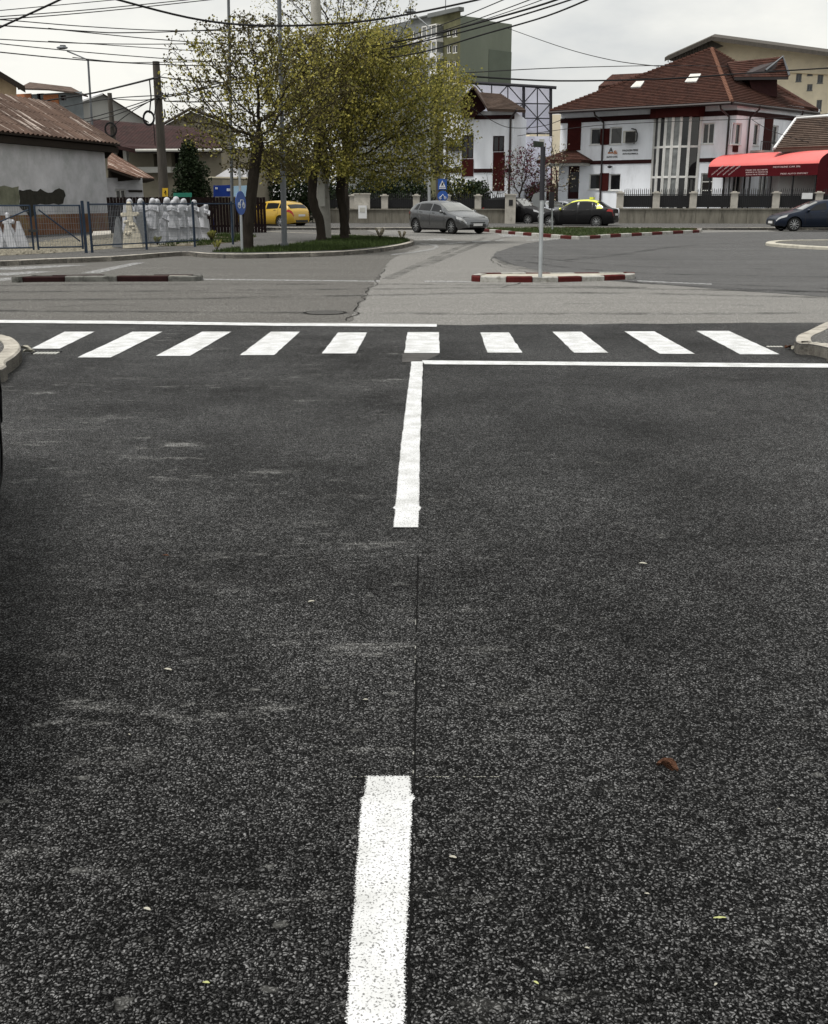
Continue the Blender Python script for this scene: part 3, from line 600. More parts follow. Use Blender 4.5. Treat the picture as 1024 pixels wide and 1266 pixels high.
# big left pavement with the tree island tip
isl = smooth_line([tuple(G(x, y, .12)[:2]) for x, y in ((-500, 330), (-60, 324), (60, 320), (140, 317), (200, 312.5), (230, 311), (255, 313), (300, 314), (370, 312.5), (425, 310.5), (470, 306.5), (500, 301.8), (512, 297.8), (506, 294.5), (480, 292))]+[tuple(G(x, y, .12)[:2]) for x, y in ((430, 289.5), (360, 287.2), (335, 286.0), (328, 285))]+[(-9.5, 63), (-9.8, 66)], 5)
b = MB(); b.prism([tuple(p) for p in isl]+[(-40, 66), (-40, 27)], -.02, .112, 0); struct(b, 'left_pavement', 'walk')
b = MB(); kerb_along(b, isl, -.02, .12, .16, seg=1.2); struct(b, 'left_pavement_kerb', 'kerb')
# far pavement under the garden walls
yf = G(512, 282.5, .12).y
b = MB(); b.prism([(-9, yf+2.0), (60, yf+1), (60, 95), (-9, 95)], -.02, .112); struct(b, 'far_pavement', 'walk')
b = MB(); kerb_along(b, [(-9, yf+2.0), (60, yf+1.0)], -.02, .12, .16); struct(b, 'far_kerb', 'kerb')

def inside(poly, x, y):
    c = False; n = len(poly)
    for i in range(n):
        x1, y1 = poly[i][0], poly[i][1]; x2, y2 = poly[i-1][0], poly[i-1][1]
        if (y1 > y) != (y2 > y) and x < (x2-x1)*(y-y1)/(y2-y1)+x1: c = not c
    return c
def scatter(poly, n):
    xs = [p[0] for p in poly]; ys = [p[1] for p in poly]; out = []
    while len(out) < n:
        x, y = random.uniform(min(xs), max(xs)), random.uniform(min(ys), max(ys))
        if inside(poly, x, y): out.append((x, y))
    return out
def grass(poly, z, n, h, name='grass', extra=None, dens=None):
    b = MB(); nn = len(poly); b.add([(p[0], p[1], z) for p in poly], [tuple(range(nn))], 0)
    for x, y in scatter(poly, n):
        if dens and mnoise.noise((x*dens, y*dens, 5)) < -.05: continue
        a = random.uniform(0, math.pi); hh = h*random.uniform(.4, 1.3); w_ = random.uniform(.008, .02); lx, ly = random.uniform(-.5, .5)*hh, random.uniform(-.5, .5)*hh
        dx, dy = math.cos(a)*w_, math.sin(a)*w_; b.add([(x-dx, y-dy, z), (x+dx, y+dy, z), (x+lx, y+ly, z+hh)], [(0, 1, 2)], 1)
    o = b.build(name, ['lawn' if not extra else extra, 'grass'], normals=False); o['kind'] = 'stuff'; return o
gp = [tuple(G(x, y, .12)[:2]) for x, y in ((262, 311.2), (300, 312), (370, 310.6), (425, 308.8), (468, 304.8), (496, 300.8), (507, 297.8), (500, 295.4), (470, 293.2), (425, 291.8), (405, 293), (396, 298), (370, 302), (330, 305.5), (290, 307.5))]
tag(grass(gp, .118, 16000, .09), 'dark green grass under the three street trees')
gp2 = [tuple(G(x, y, .12)[:2]) for x, y in ((196, 304.5), (250, 303.5), (292, 299), (318, 292.5), (300, 290), (240, 291), (190, 296))]
tag(grass(gp2, .118, 7000, .12, 'rough_grass', 'dirt', .9), 'patchy weeds behind the blue wire fence')
med = [(598, 283.2), (640, 287), (680, 290), (716, 292.2), (760, 289.8), (812, 287), (862, 284.6), (866, 283.2), (858, 282.2), (760, 281.2), (660, 280.6), (600, 281.3)]
mpoly = smooth_line([tuple(G(x, y, .12)[:2]) for x, y in med]+[tuple(G(598, 283.2, .12)[:2])], 4)
gm = ring_offset(mpoly[:-1], -.16)
tag(grass([tuple(p) for p in gm], .112, 9000, .06), 'short green grass on the kerbed median')
def ccw(p):
    A = sum(p[i][0]*p[(i+1) % len(p)][1]-p[(i+1) % len(p)][0]*p[i][1] for i in range(len(p))); return p if A > 0 else p[::-1]
med_t = thing('median_island', 'long grass median edged with red and white kerb blocks', 'traffic island', (6, 50, 0))
b = MB(); kerb_along(b, ccw(mpoly), -.02, .13, .2, (0, 1), 1.0); b.build('kerb', ['kerb_red', 'kerb_white'], med_t)
b = MB(); b.prism([tuple(p) for p in gm], -.02, .108); b.build('soil', 'dirt', med_t)
def island(pp, label, seg, back):
    ln = smooth_line([tuple(G(x, y, .10)[:2]) for x, y in pp], 4); c = sum((Vector(p) for p in ln), Vector((0, 0)))/len(ln)
    t = thing('traffic_island', label, 'traffic island', (c.x, c.y, 0), 'traffic islands with red and white kerbs'); poly = ccw(ln)
    k = MB(); kerb_along(k, poly+[poly[0]], -.02, .10, .16, (0, 1), seg); k.build('kerb', ['kerb_red', 'kerb_white'] if not back else ['kerb_red_shade', 'kerb_shade'], t)
    s = MB(); s.prism([tuple(p) for p in ring_offset(poly, -.15)], -.02, .088); s.build('paving', 'stone_paving', t); return t
island([(583, 339.8), (588, 341.5), (630, 342.3), (690, 342), (760, 340), (781, 338.8), (785, 337.4), (776, 336.4), (700, 336.6), (620, 337.2), (594, 337.6)], 'low kerbed island with a sign pole standing on it', .49, 0)
island([(14, 342.5), (60, 342), (140, 341.6), (225, 341.4), (246, 340.8), (249, 339.9), (240, 338.9), (140, 339), (40, 340.2)], 'long thin kerbed island on the left, without any pole', .95, 1)
# raised round kerb at the right edge
c = G(1090, 301, .1); rp = [(c.x+3.6*math.cos(a), c.y+3.8*math.sin(a)) for a in [i*math.pi/20 for i in range(40)]]
t = thing('roundabout_island', 'round island with a pale kerb at the right edge', 'traffic island', (c.x, c.y, 0))
b = MB(); kerb_along(b, rp+[rp[0]], -.02, .1, .3, (0,), .6); b.build('kerb', mat('pale_kerb', (.42, .40, .34), .9, var=.2, scale=5), t)
b = MB(); b.prism([(c.x+(x-c.x)*.93, c.y+(y-c.y)*.93) for x, y in rp], -.02, .07); b.build('paving', 'old_w', t)

# gravel strip by the barn
gv = [tuple(G(x, y, .12)[:2]) for x, y in ((-150, 322), (0, 316), (60, 313), (112, 309.5), (150, 306), (200, 304.5), (245, 303), (250, 300), (200, 292), (137, 288), (45, 300), (-60, 309), (-150, 315))]
b = MB(); b.add([(x, y, .117) for x, y in gv], [tuple(range(len(gv)))])
for x, y in scatter(gv, 5200):
    r = random.uniform(.02, .055); z = .117+r*.3; a = random.uniform(0, 3); ca, sa = math.cos(a), math.sin(a)
    pv = [(r*1.2, 0, 0), (0, r, 0), (-r, 0, 0), (0, -r*.8, 0), (.1*r, .1*r, r*.8)]
    b.add([(x+p[0]*ca-p[1]*sa, y+p[0]*sa+p[1]*ca, z+p[2]) for p in pv], [(0, 1, 4), (1, 2, 4), (2, 3, 4), (3, 0, 4)], 0)
tag(b.build('gravel', 'gravel', normals=False), 'pale gravel strip along the barn', kind='stuff')

# ------------------------------------------------------------------ buildings on the right
def building(name, label, base, cat='building'): return thing(name, label, cat, (base[0], base[1], 0))
def solid(mb, fac, u0, u1, z0, z1, depth, mi=0, skip_front=True, back=None):     # rest of a block behind a facade
    a, b = fac.pt(u0, z0), fac.pt(u1, z0); bk = Vector(back) if back else -fac.n*depth; c, d = b+bk, a+bk; h = Vector((0, 0, z1-z0))
    mb.add([b, c, c+h, b+h], [(0, 1, 2, 3)], mi); mb.add([c, d, d+h, c+h], [(0, 1, 2, 3)], mi); mb.add([d, a, a+h, d+h], [(0, 1, 2, 3)], mi)
    if not skip_front: mb.add([a, b, b+h, a+h], [(0, 1, 2, 3)], mi)

# --- office house
DL, DC, DR = 84.0, 76.0, 84.0
A0, C0 = P(690, 240, DL), P(903, 240, DC); R0 = P(1003, 240, DR)
f1, f2 = Fac(A0, C0), Fac(C0, R0)
oh = building('office_house', 'two storey white house with maroon bands and a big red brown hip roof', (A0+C0)/2)
ze = f1.uz(800, 131)[1]+.1
uB0, uB1 = f1.uz(808, 190)[0], f1.uz(864, 190)[0]
H1 = [f1.rect(729.5, 158.5, 743, 179), f1.rect(754, 157, 769, 178.5), f1.rect(728, 215, 742, 234.5), f1.rect(753, 215, 767, 235.5), f1.rect(702, 204, 716, 246), f1.rect(868, 152, 883, 178), f1.rect(866, 214, 881, 246)]
wl = MB(); f1.wall(wl, 0, uB0, 0, ze, [h for h in H1 if h[1] < uB0]); f1.wall(wl, uB1, f1.len, 0, ze, [h for h in H1 if h[0] > uB1])
H2 = [f2.rect(905.5, 152, 917, 179), f2.rect(932, 153, 939, 180), f2.rect(955, 155, 962, 180)]
H2 += [f2.rect(906, 213, 917, 246), f2.rect(938, 214, 949, 246)]
f2.wall(wl, 0, f2.len, 0, ze, H2)
Bk = Vector((A0.x+R0.x-C0.x, A0.y+R0.y-C0.y, 0))+Vector((0, 2, 0))
for a, b in ((R0, Bk), (Bk, A0)):
    wl.add([(a.x, a.y, 0), (b.x, b.y, 0), (b.x, b.y, ze), (a.x, a.y, ze)], [(0, 1, 2, 3)])
wl.add([(A0.x, A0.y, ze), (C0.x, C0.y, ze), (R0.x, R0.y, ze), (Bk.x, Bk.y, ze)], [(0, 1, 2, 3)])
wl.build('wall', 'white_wall', oh)
for i, h in enumerate(H1):
    if i == 4: continue
    f1.window(h, oh, nv=1 if i in (5,) else 0, nh=2 if i == 6 else 0, glass='glass', fw=.08)
for i, h in enumerate(H2): f2.window(h, oh, nv=0 if i in (1, 2) else 1, fw=.08, glass='glass')
dr = MB(); a, b, c, d = H1[4]; f1.box(dr, a, a+.08, c, d, -.2, -.12); f1.box(dr, b-.08, b, c, d, -.2, -.12); f1.box(dr, a+.08, b-.08, d-.5, d, -.2, -.12); f1.box(dr, a+.08, b-.08, c, c+.5, -.2, -.13)
dp = dr.build('door', 'maroon_trim', oh); g = MB(); f1.box(g, a, b, c, d, -.25, -.19); sub(g, 'pane', 'glass', dp, oh)
zb1 = f1.uz(800, 144.5)[1]; zb2 = f1.uz(780, 200)[1]
for fac, a, b, z, h in ((f1, 0, uB0-.02, zb1, .17), (f1, uB1+.02, f1.len, zb1, .17), (f2, 0, f2.len, zb1, .16), (f1, f1.uz(728, 200)[0], uB0-.02, zb2, .13), (f1, uB1+.02, f1.len, zb2, .13)):
    tr = MB(); fac.box(tr, a, b, z-h, z+h, -.02, .05 if fac is f1 else .053); tr.build('band', 'maroon_trim', oh)
for fac, r in ((f1, (702, 149, 718.5, 186)), (f1, (742.8, 159, 753.8, 179)), (f1, (741.8, 214, 752.8, 236)), (f2, (944, 145, 954, 188)), (f2, (906, 179.5, 912, 188))):
    q = MB(); fac.pbox(q, *r, -.02, .06); q.build('maroon_panel', 'maroon_wall', oh)
# glazed bay
gb = MB(); nseg = 6; zt = f1.uz(835, 146)[1]; zt2 = f1.uz(835, 132)[1]
prof = [(uB0, .0), (uB0+.32, .55), (uB0+1.05, .75), (uB1-1.05, .75), (uB1-.32, .55), (uB1, .0)]
um = [uB0+(uB1-uB0)*i/6 for i in range(7)]; oo = [.0, .5, .72, .8, .72, .5, .0]
for i in range(6):
    a, b = f1.pt(um[i], 0, oo[i]), f1.pt(um[i+1], 0, oo[i+1]); fb = Fac(a, b); 
    gb.add([fb.pt(0, .3), fb.pt(fb.len, .3), fb.pt(fb.len, zt), fb.pt(0, zt)], [(0, 1, 2, 3)], [0, 0, 1, 1, 0, 0][i])
bay = MB()
for i in range(7):
    p = f1.pt(um[i], 0, oo[i]+.03); bay.box(p.x-.085, p.x+.085, p.y-.07, p.y+.07, .0, zt)
for z in [f1.uz(835, y)[1] for y in (182, 219)]+[.35]:
    for i in range(6):
        fb = Fac(f1.pt(um[i], 0, oo[i]), f1.pt(um[i+1], 0, oo[i+1])); fb.box(bay, .08, fb.len-.08, z-.07, z+.07, -.02, .05)
byo = bay.build('bay_window', 'frame', oh); sub(gb, 'pane', ['glass', 'glass_pale'], byo, oh)
hd = MB(); pl = [f1.pt(uB0-.25, 0, .02), f1.pt(uB0-.1, 0, .75), f1.pt(uB0+.5, 0, 1.0), f1.pt(uB1-.5, 0, 1.0), f1.pt(uB1+.1, 0, .75), f1.pt(uB1+.25, 0, .02)]
hd.prism([(p.x, p.y) for p in pl], zt, zt2+.15); hd.build('bay_header', 'maroon_wall', oh)
# roof
ez = f1.uz(800, 128)[1]
eL, eC, eR = P(680, 138, DL-1.2), P(905, 124.5, DC-1.2), P(1012, 134, DR-.6)
zz = (eC.z+eL.z)/2; eL.z = eC.z = eR.z = zz; apx = P(880, 60, 85); eB = Vector((eL.x+eR.x-eC.x+.5, eL.y+eR.y-eC.y+3, zz))
rf = MB()
rf.roof([eL, eC, apx], eC-eL, off=(0, 0, -.22), mi2=1); rf.roof([eC, eR, apx], eR-eC, off=(0, 0, -.22), mi2=1); rf.roof([eR, eB, apx], eB-eR); rf.roof([eB, eL, apx], eL-eB)
rf.courses([eL, eC, apx], 36); rf.courses([eC, eR, apx], 34)
ro = rf.build('roof', ['redtile', 'pipe'], oh)
for a in (eC, eL, eR):
    q = MB(); n_ = 38
    for i in range(n_):
        p0, p1 = a.lerp(apx, i/n_), a.lerp(apx, (i+.96)/n_); q.tube([p0+Vector((0, 0, .03)), p1+Vector((0, 0, .0))], [.15, .11], 6)
    sub(q, 'ridge', 'ridgetile' if a is eC else 'redtile', ro, oh)
for a, b in ((eL, eC), (eC, eR)):
    gt = MB(); n_ = Vector((b.y-a.y, a.x-b.x, 0)).normalized()*.1; gt.tube([a+n_-Vector((0, 0, .12)), b+n_-Vector((0, 0, .12))], .1, 8); gt.build('gutter', 'pipe', oh)
def gpipe(fac, px, r=.065):
    gt = MB(); u, _ = fac.uz(px, 180); zt_ = zz-.15; gt.tube([fac.pt(u-.35, zt_, 1.0), fac.pt(u-.3, zt_-.25, .95), fac.pt(u, zt_-.7, .14), fac.pt(u, zt_-.9, .12), fac.pt(u, .2, .12)], r, 7); gt.build('downpipe', 'pipe', oh)
gpipe(f1, 746); gpipe(f1, 899.5); gpipe(f2, 922.5); gpipe(f2, 976)
# skylights lie on the front roof slope
nrm = (eC-eL).cross(apx-eL).normalized(); nrm = nrm if nrm.y < 0 else -nrm
def onroof(px, py):
    r = ray(px, py); c = Vector((0, 0, CAMH)); t = (eL-c).dot(nrm)/r.dot(nrm); return c+r*t
for quad in ([(780, 109.5), (792, 109), (797, 102), (787, 102.5)], [(847, 103), (861, 102.5), (867, 93), (854, 93.5)]):
    pts = [onroof(*q)+nrm*.02 for q in quad]; q = MB(); q.slab(pts, nrm*.10); s_ = q.build('skylight', 'frame', oh)
    c = sum(pts, Vector((0, 0, 0)))/4; q = MB(); q.slab([c.lerp(p, .8)+nrm*.103 for p in pts], nrm*.012); sub(q, 'pane', mat('skylight_glass', (.55, .55, .5), .15), s_, oh)
# dormers
dm = MB(); dk = MB()
A_, B_, C_, D_ = P(899, 77, 82), P(967, 70, 81), P(975, 95, 80.2), P(908, 95.5, 79.3)
dm.roof([A_, D_, C_, B_], C_-D_, off=(0, 0, -.18), mi2=1)
dm.courses([D_, C_, B_, A_], 9)
do = dm.build('dormer', ['redtile', 'pipe'], oh)
w0, w1, w2 = P(925, 96, 79.9), P(960, 94, 80.6), P(962, 96, 84)
dk.slab([P(925, 94, 80.0), P(961, 93, 80.8), P(961, 120, 80.8), P(931, 116, 80.0)], (0, 2.5, 0)); dk.slab([P(961, 76, 81), P(970, 92, 80.6), P(961, 98, 80.8)], (.2, 3, 0)); sub(dk, 'cheek', 'maroon_trim', do, oh)
fr_ = MB(); fr_.tube([P(947, 87, 80.2), P(968, 70, 80.6), P(976, 93, 80.0)], .09, 6); sub(fr_, 'bargeboard', 'pole_grey', do, oh)
dm = MB(); dm.roof([P(740, 106.5, 88), P(757, 92, 90), P(800, 90, 90), P(800, 100, 88)], Vector((1, 0, 0)), off=(0, 0, -.15)); dm.slab([P(745, 106, 88.2), P(800, 104, 88.2), P(800, 112, 88.2), P(745, 112, 88.2)], (0, 2, 0)); dm.build('dormer', 'redtile', oh)
# wing roof seen right of the dormer
dm = MB(); dm.roof([P(960, 103, 86), P(1012, 134, 82.8), P(963, 126, 81.5), P(958, 112, 82)], Vector((1, .3, -.4)), off=(0, 0, -.15)); dm.build('wing_roof', 'redtile', oh)
# porch roof
pr = MB(); a, b = f1.uz(678, 200)[0], f1.uz(733, 200)[0]; z0 = f1.uz(705, 199)[1]; z1 = f1.uz(705, 186)[1]
q = [f1.pt(a, z0, 1.8), f1.pt(b, z0, 1.8), f1.pt(b, z0, 0), f1.pt(a, z0, 0)]; t1, t2 = f1.pt((a*2+b)/3+.2, z1, 0), f1.pt((a+2*b)/3-.2, z1, 0)
pr.roof([q[0], q[1], t2, t1], f1.d, off=(0, 0, -.2)); pr.roof([q[1], q[2], t2], f1.n, off=(0, 0, -.2)); pr.roof([q[3], q[0], t1], f1.n, off=(0, 0, -.2))
pr.courses([q[0], q[1], t2, t1], 6, .04)
pro = pr.build('porch_roof', 'redtile', oh); q = MB(); f1.box(q, a+.2, b-.2, z0-.38, z0-.21, .02, 1.6); sub(q, 'soffit', 'off_white', pro, oh)
q = MB(); f1.box(q, a+.3, a+.6, 0, z0-.38, 1.2, 1.5); q.build('porch_pillar', 'white_wall', oh)
# balcony railing
q = MB(); u0, u1 = f2.uz(928, 184)[0], f2.uz(968, 184)[0]; zr = f2.uz(945, 176)[1]; zf = f2.uz(945, 187)[1]
f2.box(q, u0, u1, zr-.04, zr, .75, .8); n_ = 18
for i in range(n_+1): u = u0+(u1-u0)*i/n_; f2.box(q, u-.015, u+.015, zf, zr-.04, .76, .79)
bo = q.build('balcony_railing', 'black_iron', oh); q = MB(); f2.box(q, u0, u1, zf-.15, zf, 0, .9); sub(q, 'slab', 'off_white', bo, oh)
# air conditioner and wall signs
ac = thing('air_conditioner', 'boxy outdoor air conditioner hung on the white wall beside the glazed bay', 'air conditioner', f1.pt(f1.uz(782, 168)[0], f1.uz(782, 177)[1]))
q = MB(); f1.pbox(q, 774, 162, 787, 177, .1, .5); q.build('casing', 'off_white', ac)
q = MB(); a, b = f1.uz(779.5, 169.5, .5)
for i in range(5): q.tube([f1.pt(a+.34*(1-i*.2)*math.cos(t_), b+.34*(1-i*.2)*math.sin(t_), .515) for t_ in [j*math.pi/8 for j in range(17)]], .012, 4)
f1.box(q, a-.38, a+.38, b-.38, b+.38, .495, .508); q.build('fan_grille', 'trim', ac)
q = MB(); a, b = f1.uz(788, 170); q.tube([f1.pt(a-.45, b+.62, .1), f1.pt(a-.1, b+.55, .12), f1.pt(a+.05, b+.25, .12), f1.pt(a+.04, b-.2, .12), f1.pt(a-.2, b-.42, .12)], .035, 6); q.build('hose', 'cable', ac)
u, z = f1.uz(750.5, 192); lg = thing('wall_sign', 'small logo of black and orange letters on the white wall above the maroon band', 'sign', f1.pt(u, z))
LGS = lg
q = MB(); f1.box(q, u+.08, u+.5, z+.12, z+.2, .015, .03); q.build('underline', 'orange', lg)
u, z = f1.uz(769.5, 189); ls = thing('wall_sign', 'two short lines of black lettering right of the logo on the white wall', 'sign', f1.pt(u, z))
LSIGN = ls
q = MB(); u, z = f1.uz(757, 206); q.tube([f1.pt(u, z, 0), f1.pt(u, z, .25)], .03, 6); q.ell(f1.pt(u-.05, z-.02, .32), (.16, .16, .1)); tag(q.build('wall_lamp', 'black_iron'), 'small black lamp on the white wall just under the maroon band', 'lamp')

# --- brown tiled roof house at the right edge
hr = building('tiled_annex', 'low annex with dark brown tiled roof at the right edge', P(1010, 240, 75))
rr = MB(); a, b, c, d = P(957, 184, 71.5), P(1120, 178, 70), P(1120, 138, 75), P(984, 147, 76)
rr.roof([a, b, c, d], b-a, off=(0, 0, -.2)); rr.courses([a, b, c, d], 16, .07); rr.build('roof', 'browntile', hr)
q = MB(); q.tube([d+Vector((0, 0, .05)), c+Vector((0, 0, .05))], .16, 6); q.tube([d, a], .1, 6); q.build('ridge', 'annex_white', hr)
fa = Fac(P(962, 240, 72.3), P(1120, 240, 71)); q = MB(); fa.wall(q, 0, fa.len, 0, a.z-.1); solid(q, fa, 0, fa.len, 0, a.z-.1, 5); q.build('wall', 'annex_white', hr)

# --- red awning
DA = 68.5
aw = thing('red_awning', 'long barrel shaped red awning with pale lettering on its valance', 'awning', P(940, 276, DA).xy.to_3d())
fw_ = Fac(P(874.5, 240, 75.5), P(1008, 240, 68.3)); Lw = fw_.len; zt = fw_.uz(940, 204.6)[1]; zb = fw_.uz(940, 218)[1]; zc = fw_.uz(940, 189, -2.6)[1]
prof = []
for i in range(13):
    t_ = i/12*math.pi/2; prof.append((-2.9*(1-math.cos(t_)), zt+(zc-zt)*math.sin(t_)))
prof += [(-3.6, zc+.05), (-4.3, zc-.02)]
q = MB(); nU = 26
def sag(u, o, z):
    rib = abs(math.sin(u/Lw*math.pi*3)); return .05*(1-rib**.5)*math.sin(min(1, -o/2.9)*math.pi)
vs = []
for i in range(nU+1):
    u = -0.05+(Lw+.1)*i/nU
    for o, z in prof: vs.append(fw_.pt(u, z+sag(u, o, z)+.02*mnoise.noise((u*1.3, o*1.5, 1)), o))
n_ = len(prof); q.add(vs, [(i*n_+j, (i+1)*n_+j, (i+1)*n_+j+1, i*n_+j+1) for i in range(nU) for j in range(n_-1)])
cv = q.build('canopy', 'awning_top', aw, smooth=60)
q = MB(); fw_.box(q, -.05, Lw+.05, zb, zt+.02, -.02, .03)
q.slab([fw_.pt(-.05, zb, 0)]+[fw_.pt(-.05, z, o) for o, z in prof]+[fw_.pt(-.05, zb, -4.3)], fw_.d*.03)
q.slab([fw_.pt(Lw+.05, 0, 0)]+[fw_.pt(Lw+.05, z, o) for o, z in prof]+[fw_.pt(Lw+.05, 0, -4.3)], -fw_.d*.03); q.build('valance', 'awning_shade', aw)
for i in range(6): q = MB(); u = .1+(Lw-.2)*i/5; fw_.box(q, u-.04, u+.04, 0, zb, -.1, -.02); q.build('frame_post', 'black_iron', aw)
def fit_text(s, fac, x0, x1, yb, hpx, m, thg, o=.036, slant=0):
    u, z = fac.uz(x0, yb, o); u1, _ = fac.uz(x1, yb, o); h = fac.uz(x0, yb-hpx, o)[1]-z
    ob = text_mesh(s, 1, Matrix.Identity(4), m, 'letter', thg); me = ob.data; me.transform(Matrix.Translation(thg.location)); xs = [v.co.x for v in me.vertices]; ys = [v.co.y for v in me.vertices]
    me.transform(Matrix.Translation((-min(xs), 0, 0))); me.transform(Matrix.Diagonal(((u1-u)/(max(xs)-min(xs))/math.cos(slant), h/.72, 1, 1))); me.transform(fac_mtx(fac, u, z, o, slant)); me.transform(Matrix.Translation(-thg.location)); return ob
def vtx(s, x0, x1, py, h, slant=0): fit_text(s, fw_, x0, x1, py, h, 'letter', aw, .036, slant)
fit_text('MAGAZIN PIESE', f1, 769.5, 789, 187.2, 2.4, 'black_letter', LSIGN, .03); fit_text('AUTO MULTIMARCA', f1, 769.8, 789, 191.2, 2.0, 'black_letter', LSIGN, .03)
fit_text('A', f1, 752.5, 758, 188.5, 6.2, 'black_letter', LGS, .04); fit_text('&', f1, 758.5, 763.5, 190.5, 4.6, 'orange', LGS, .05); fit_text('AUTO CASE', f1, 750, 763.5, 195, 2.1, 'black_letter', LGS, .03)
vtx('MOTOLINE CAR SRL', 956, 990, 207.6, 2.0); vtx('PIESE AUTO IMPORT', 965, 999, 215.8, 1.9)
vtx('PIESE DE SCHIMB', 922, 949, 211.3, 1.7); vtx('SERVICE SI MONTAJ', 922, 949, 214, 1.6); vtx('AUTO MULTIMARCA', 922, 949, 216.8, 1.6)
for k in range(4): vtx('AUTO PIESE', 880+k*7, 894+k*7, 217, 1.6, .55)
fe = Fac(fw_.pt(Lw+.05, 0, 0), fw_.pt(Lw+.05, 0, -4.3)); fe.n = fw_.d
for i, s in enumerate(('SERVICE', 'AUTO', 'PIESE', 'MONTAJ')):
    m_ = Matrix.Identity(4); p = fw_.pt(Lw+.09, zt+.05-i*.32+.5, -.9); dd = -fw_.n
    for k in range(3): m_[k][0] = dd[k]; m_[k][1] = (0, 0, 1)[k]; m_[k][2] = fw_.d[k]; m_[k][3] = p[k]
    text_mesh(s, .3, m_, 'letter', 'letter', aw)
# glazed shop front under the awning
sf = thing('shop_front', 'glazed white shop front in the shade under the red awning', 'shop', fw_.pt(Lw/2, 0, -4.2))
fs = Fac(fw_.pt(Lw*.5, 0, -3.6), fw_.pt(Lw, 0, -3.6)); hs = []
for i in range(3):
    u = fs.len*(.03+i*.32); hs.append((u+.25, u+fs.len*.32-.35, .5, zb+.5))
q = MB(); fs.wall(q, 0, fs.len, 0, zc-.1, hs); q.build('wall', 'white_wall', sf)
for h in hs: fs.window(h, sf, nv=1, glass='glass', sill=False)

# --- garden walls with spear fences
def spear_fence(label, xs, D0, D1, top, wall_y, pillar_top, gate_post=False, extra0=None):
    A, B = P(xs[0], 276, D0), P(xs[-1], 276, D1); fc = Fac(A, B); t = thing('garden_fence', label, 'fence', (A+B).xy.to_3d()*.5)
    zt = fc.uz((xs[0]+xs[-1])/2, wall_y)[1]; zp = fc.uz((xs[0]+xs[-1])/2, pillar_top)[1]; zf = fc.uz((xs[0]+xs[-1])/2, top)[1]
    us = [fc.uz(x, 260)[0] for x in xs]
    q = MB(); pan = 1.45; n = max(1, int(fc.len/pan)); 
    for i in range(n): fc.box(q, us[0]+(us[-1]-us[0])*i/n+.012, us[0]+(us[-1]-us[0])*(i+1)/n-.012, 0, zt-.08, -.15, .15)
    fc.box(q, us[0], us[-1], 0, zt-.1, -.13, .13); fc.box(q, us[0]-.02, us[-1]+.02, zt-.08, zt, -.2, .2); q.build('base_wall', 'concrete', t)
    for i, u in enumerate(us):
        q = MB(); w_ = .2 if i < len(us) else .3
        fc.box(q, u-w_, u+w_, zt+.002, zp-.1, -.17, .17); fc.box(q, u-w_-.06, u+w_+.06, zp-.1, zp-.03, -.23, .23); fc.box(q, u-w_*.6, u+w_*.6, zp-.03, zp+.03, -.12, .12); q.build('pillar', 'pillar', t)
    for a, b in zip(us, us[1:]):
        q = MB(); a += .21; b -= .21; n = max(2, int((b-a)/.115)); fc.box(q, a, b, zt+.15, zt+.19, -.02, .02); fc.box(q, a, b, zf-.25, zf-.21, -.02, .02)
        for i in range(n):
            u = a+(b-a)*(i+.5)/n; h = zf+.05*math.sin(i*2.1)**2; q.add([fc.pt(u-.022, zt+.02, 0), fc.pt(u+.022, zt+.02, 0), fc.pt(u+.022, h, 0), fc.pt(u, h+.12, 0), fc.pt(u-.022, h, 0), fc.pt(u-.022, zt+.02, .02), fc.pt(u+.022, zt+.02, .02), fc.pt(u+.022, h, .02), fc.pt(u, h+.12, .02), fc.pt(u-.022, h, .02)],
                [(0, 1, 2, 3, 4), (9, 8, 7, 6, 5), (0, 5, 6, 1), (1, 6, 7, 2), (2, 7, 8, 3), (3, 8, 9, 4), (4, 9, 5, 0)])
        # sheet behind the bars
        fc.box(q, a, b, zt+.06, zf-.28, -.06, -.04); q.build('spear_panel', 'black_iron', t)
    return fc
spear_fence('black spear fence on a long concrete wall in front of the white office house', (766, 810.6, 856, 906.6, 958, 1011, 1064, 1117), 67, 65.5, 235.5, 257.5, 237)
fcl = spear_fence('black spear fence on concrete wall behind the grey hatchback', (398, 437, 476, 515, 553, 591, 632), 68, 67, 241, 258, 240.5)
gate_p = thing('gate_pillar', 'pale square pillar with a number plate at the driveway', 'pillar', P(631, 276, 66.2).xy.to_3d())
q = MB(); a = P(631, 260, 66.2); q.box(a.x-.3, a.x+.3, a.y-.25, a.y+.25, 0, 1.75); q.box(a.x-.36, a.x+.36, a.y-.3, a.y+.3, 1.75, 1.83); q.build('shaft', 'pillar', gate_p)
q = MB(); q.box(a.x-.12, a.x+.12, a.y-.27, a.y-.252, 1.15, 1.5); q.build('number_plate', 'black_iron', gate_p)
q = MB(); a = P(448, 258, 66.5); q.box(a.x-.47, a.x+.47, a.y-.15, a.y+.15, fcl.uz(448, 258)[1], fcl.uz(448, 240.5)[1]); q.box(a.x-.53, a.x+.53, a.y-.2, a.y+.2, fcl.uz(448, 240.5)[1], fcl.uz(448, 240.5)[1]+.07)
tag(q.build('wall_niche', 'pillar'), 'wide pale masonry box standing on the concrete wall', 'meter housing')
mbx = thing('meter_box', 'small white meter cabinet hung on the concrete wall', 'meter box', P(448.5, 270, 66.3))
q = MB(); a, b = P(443.5, 270, 66.3), P(453.5, 254, 66.3); q.box(a.x, b.x, a.y-.2, a.y+.02, a.z, b.z); q.build('cabinet', 'white', mbx)
q = MB(); c = (a+b)/2; q.box(a.x+.09, b.x-.09, a.y-.212, a.y-.202, c.z-.02, b.z-.12); q.build('door', 'off_white', mbx)
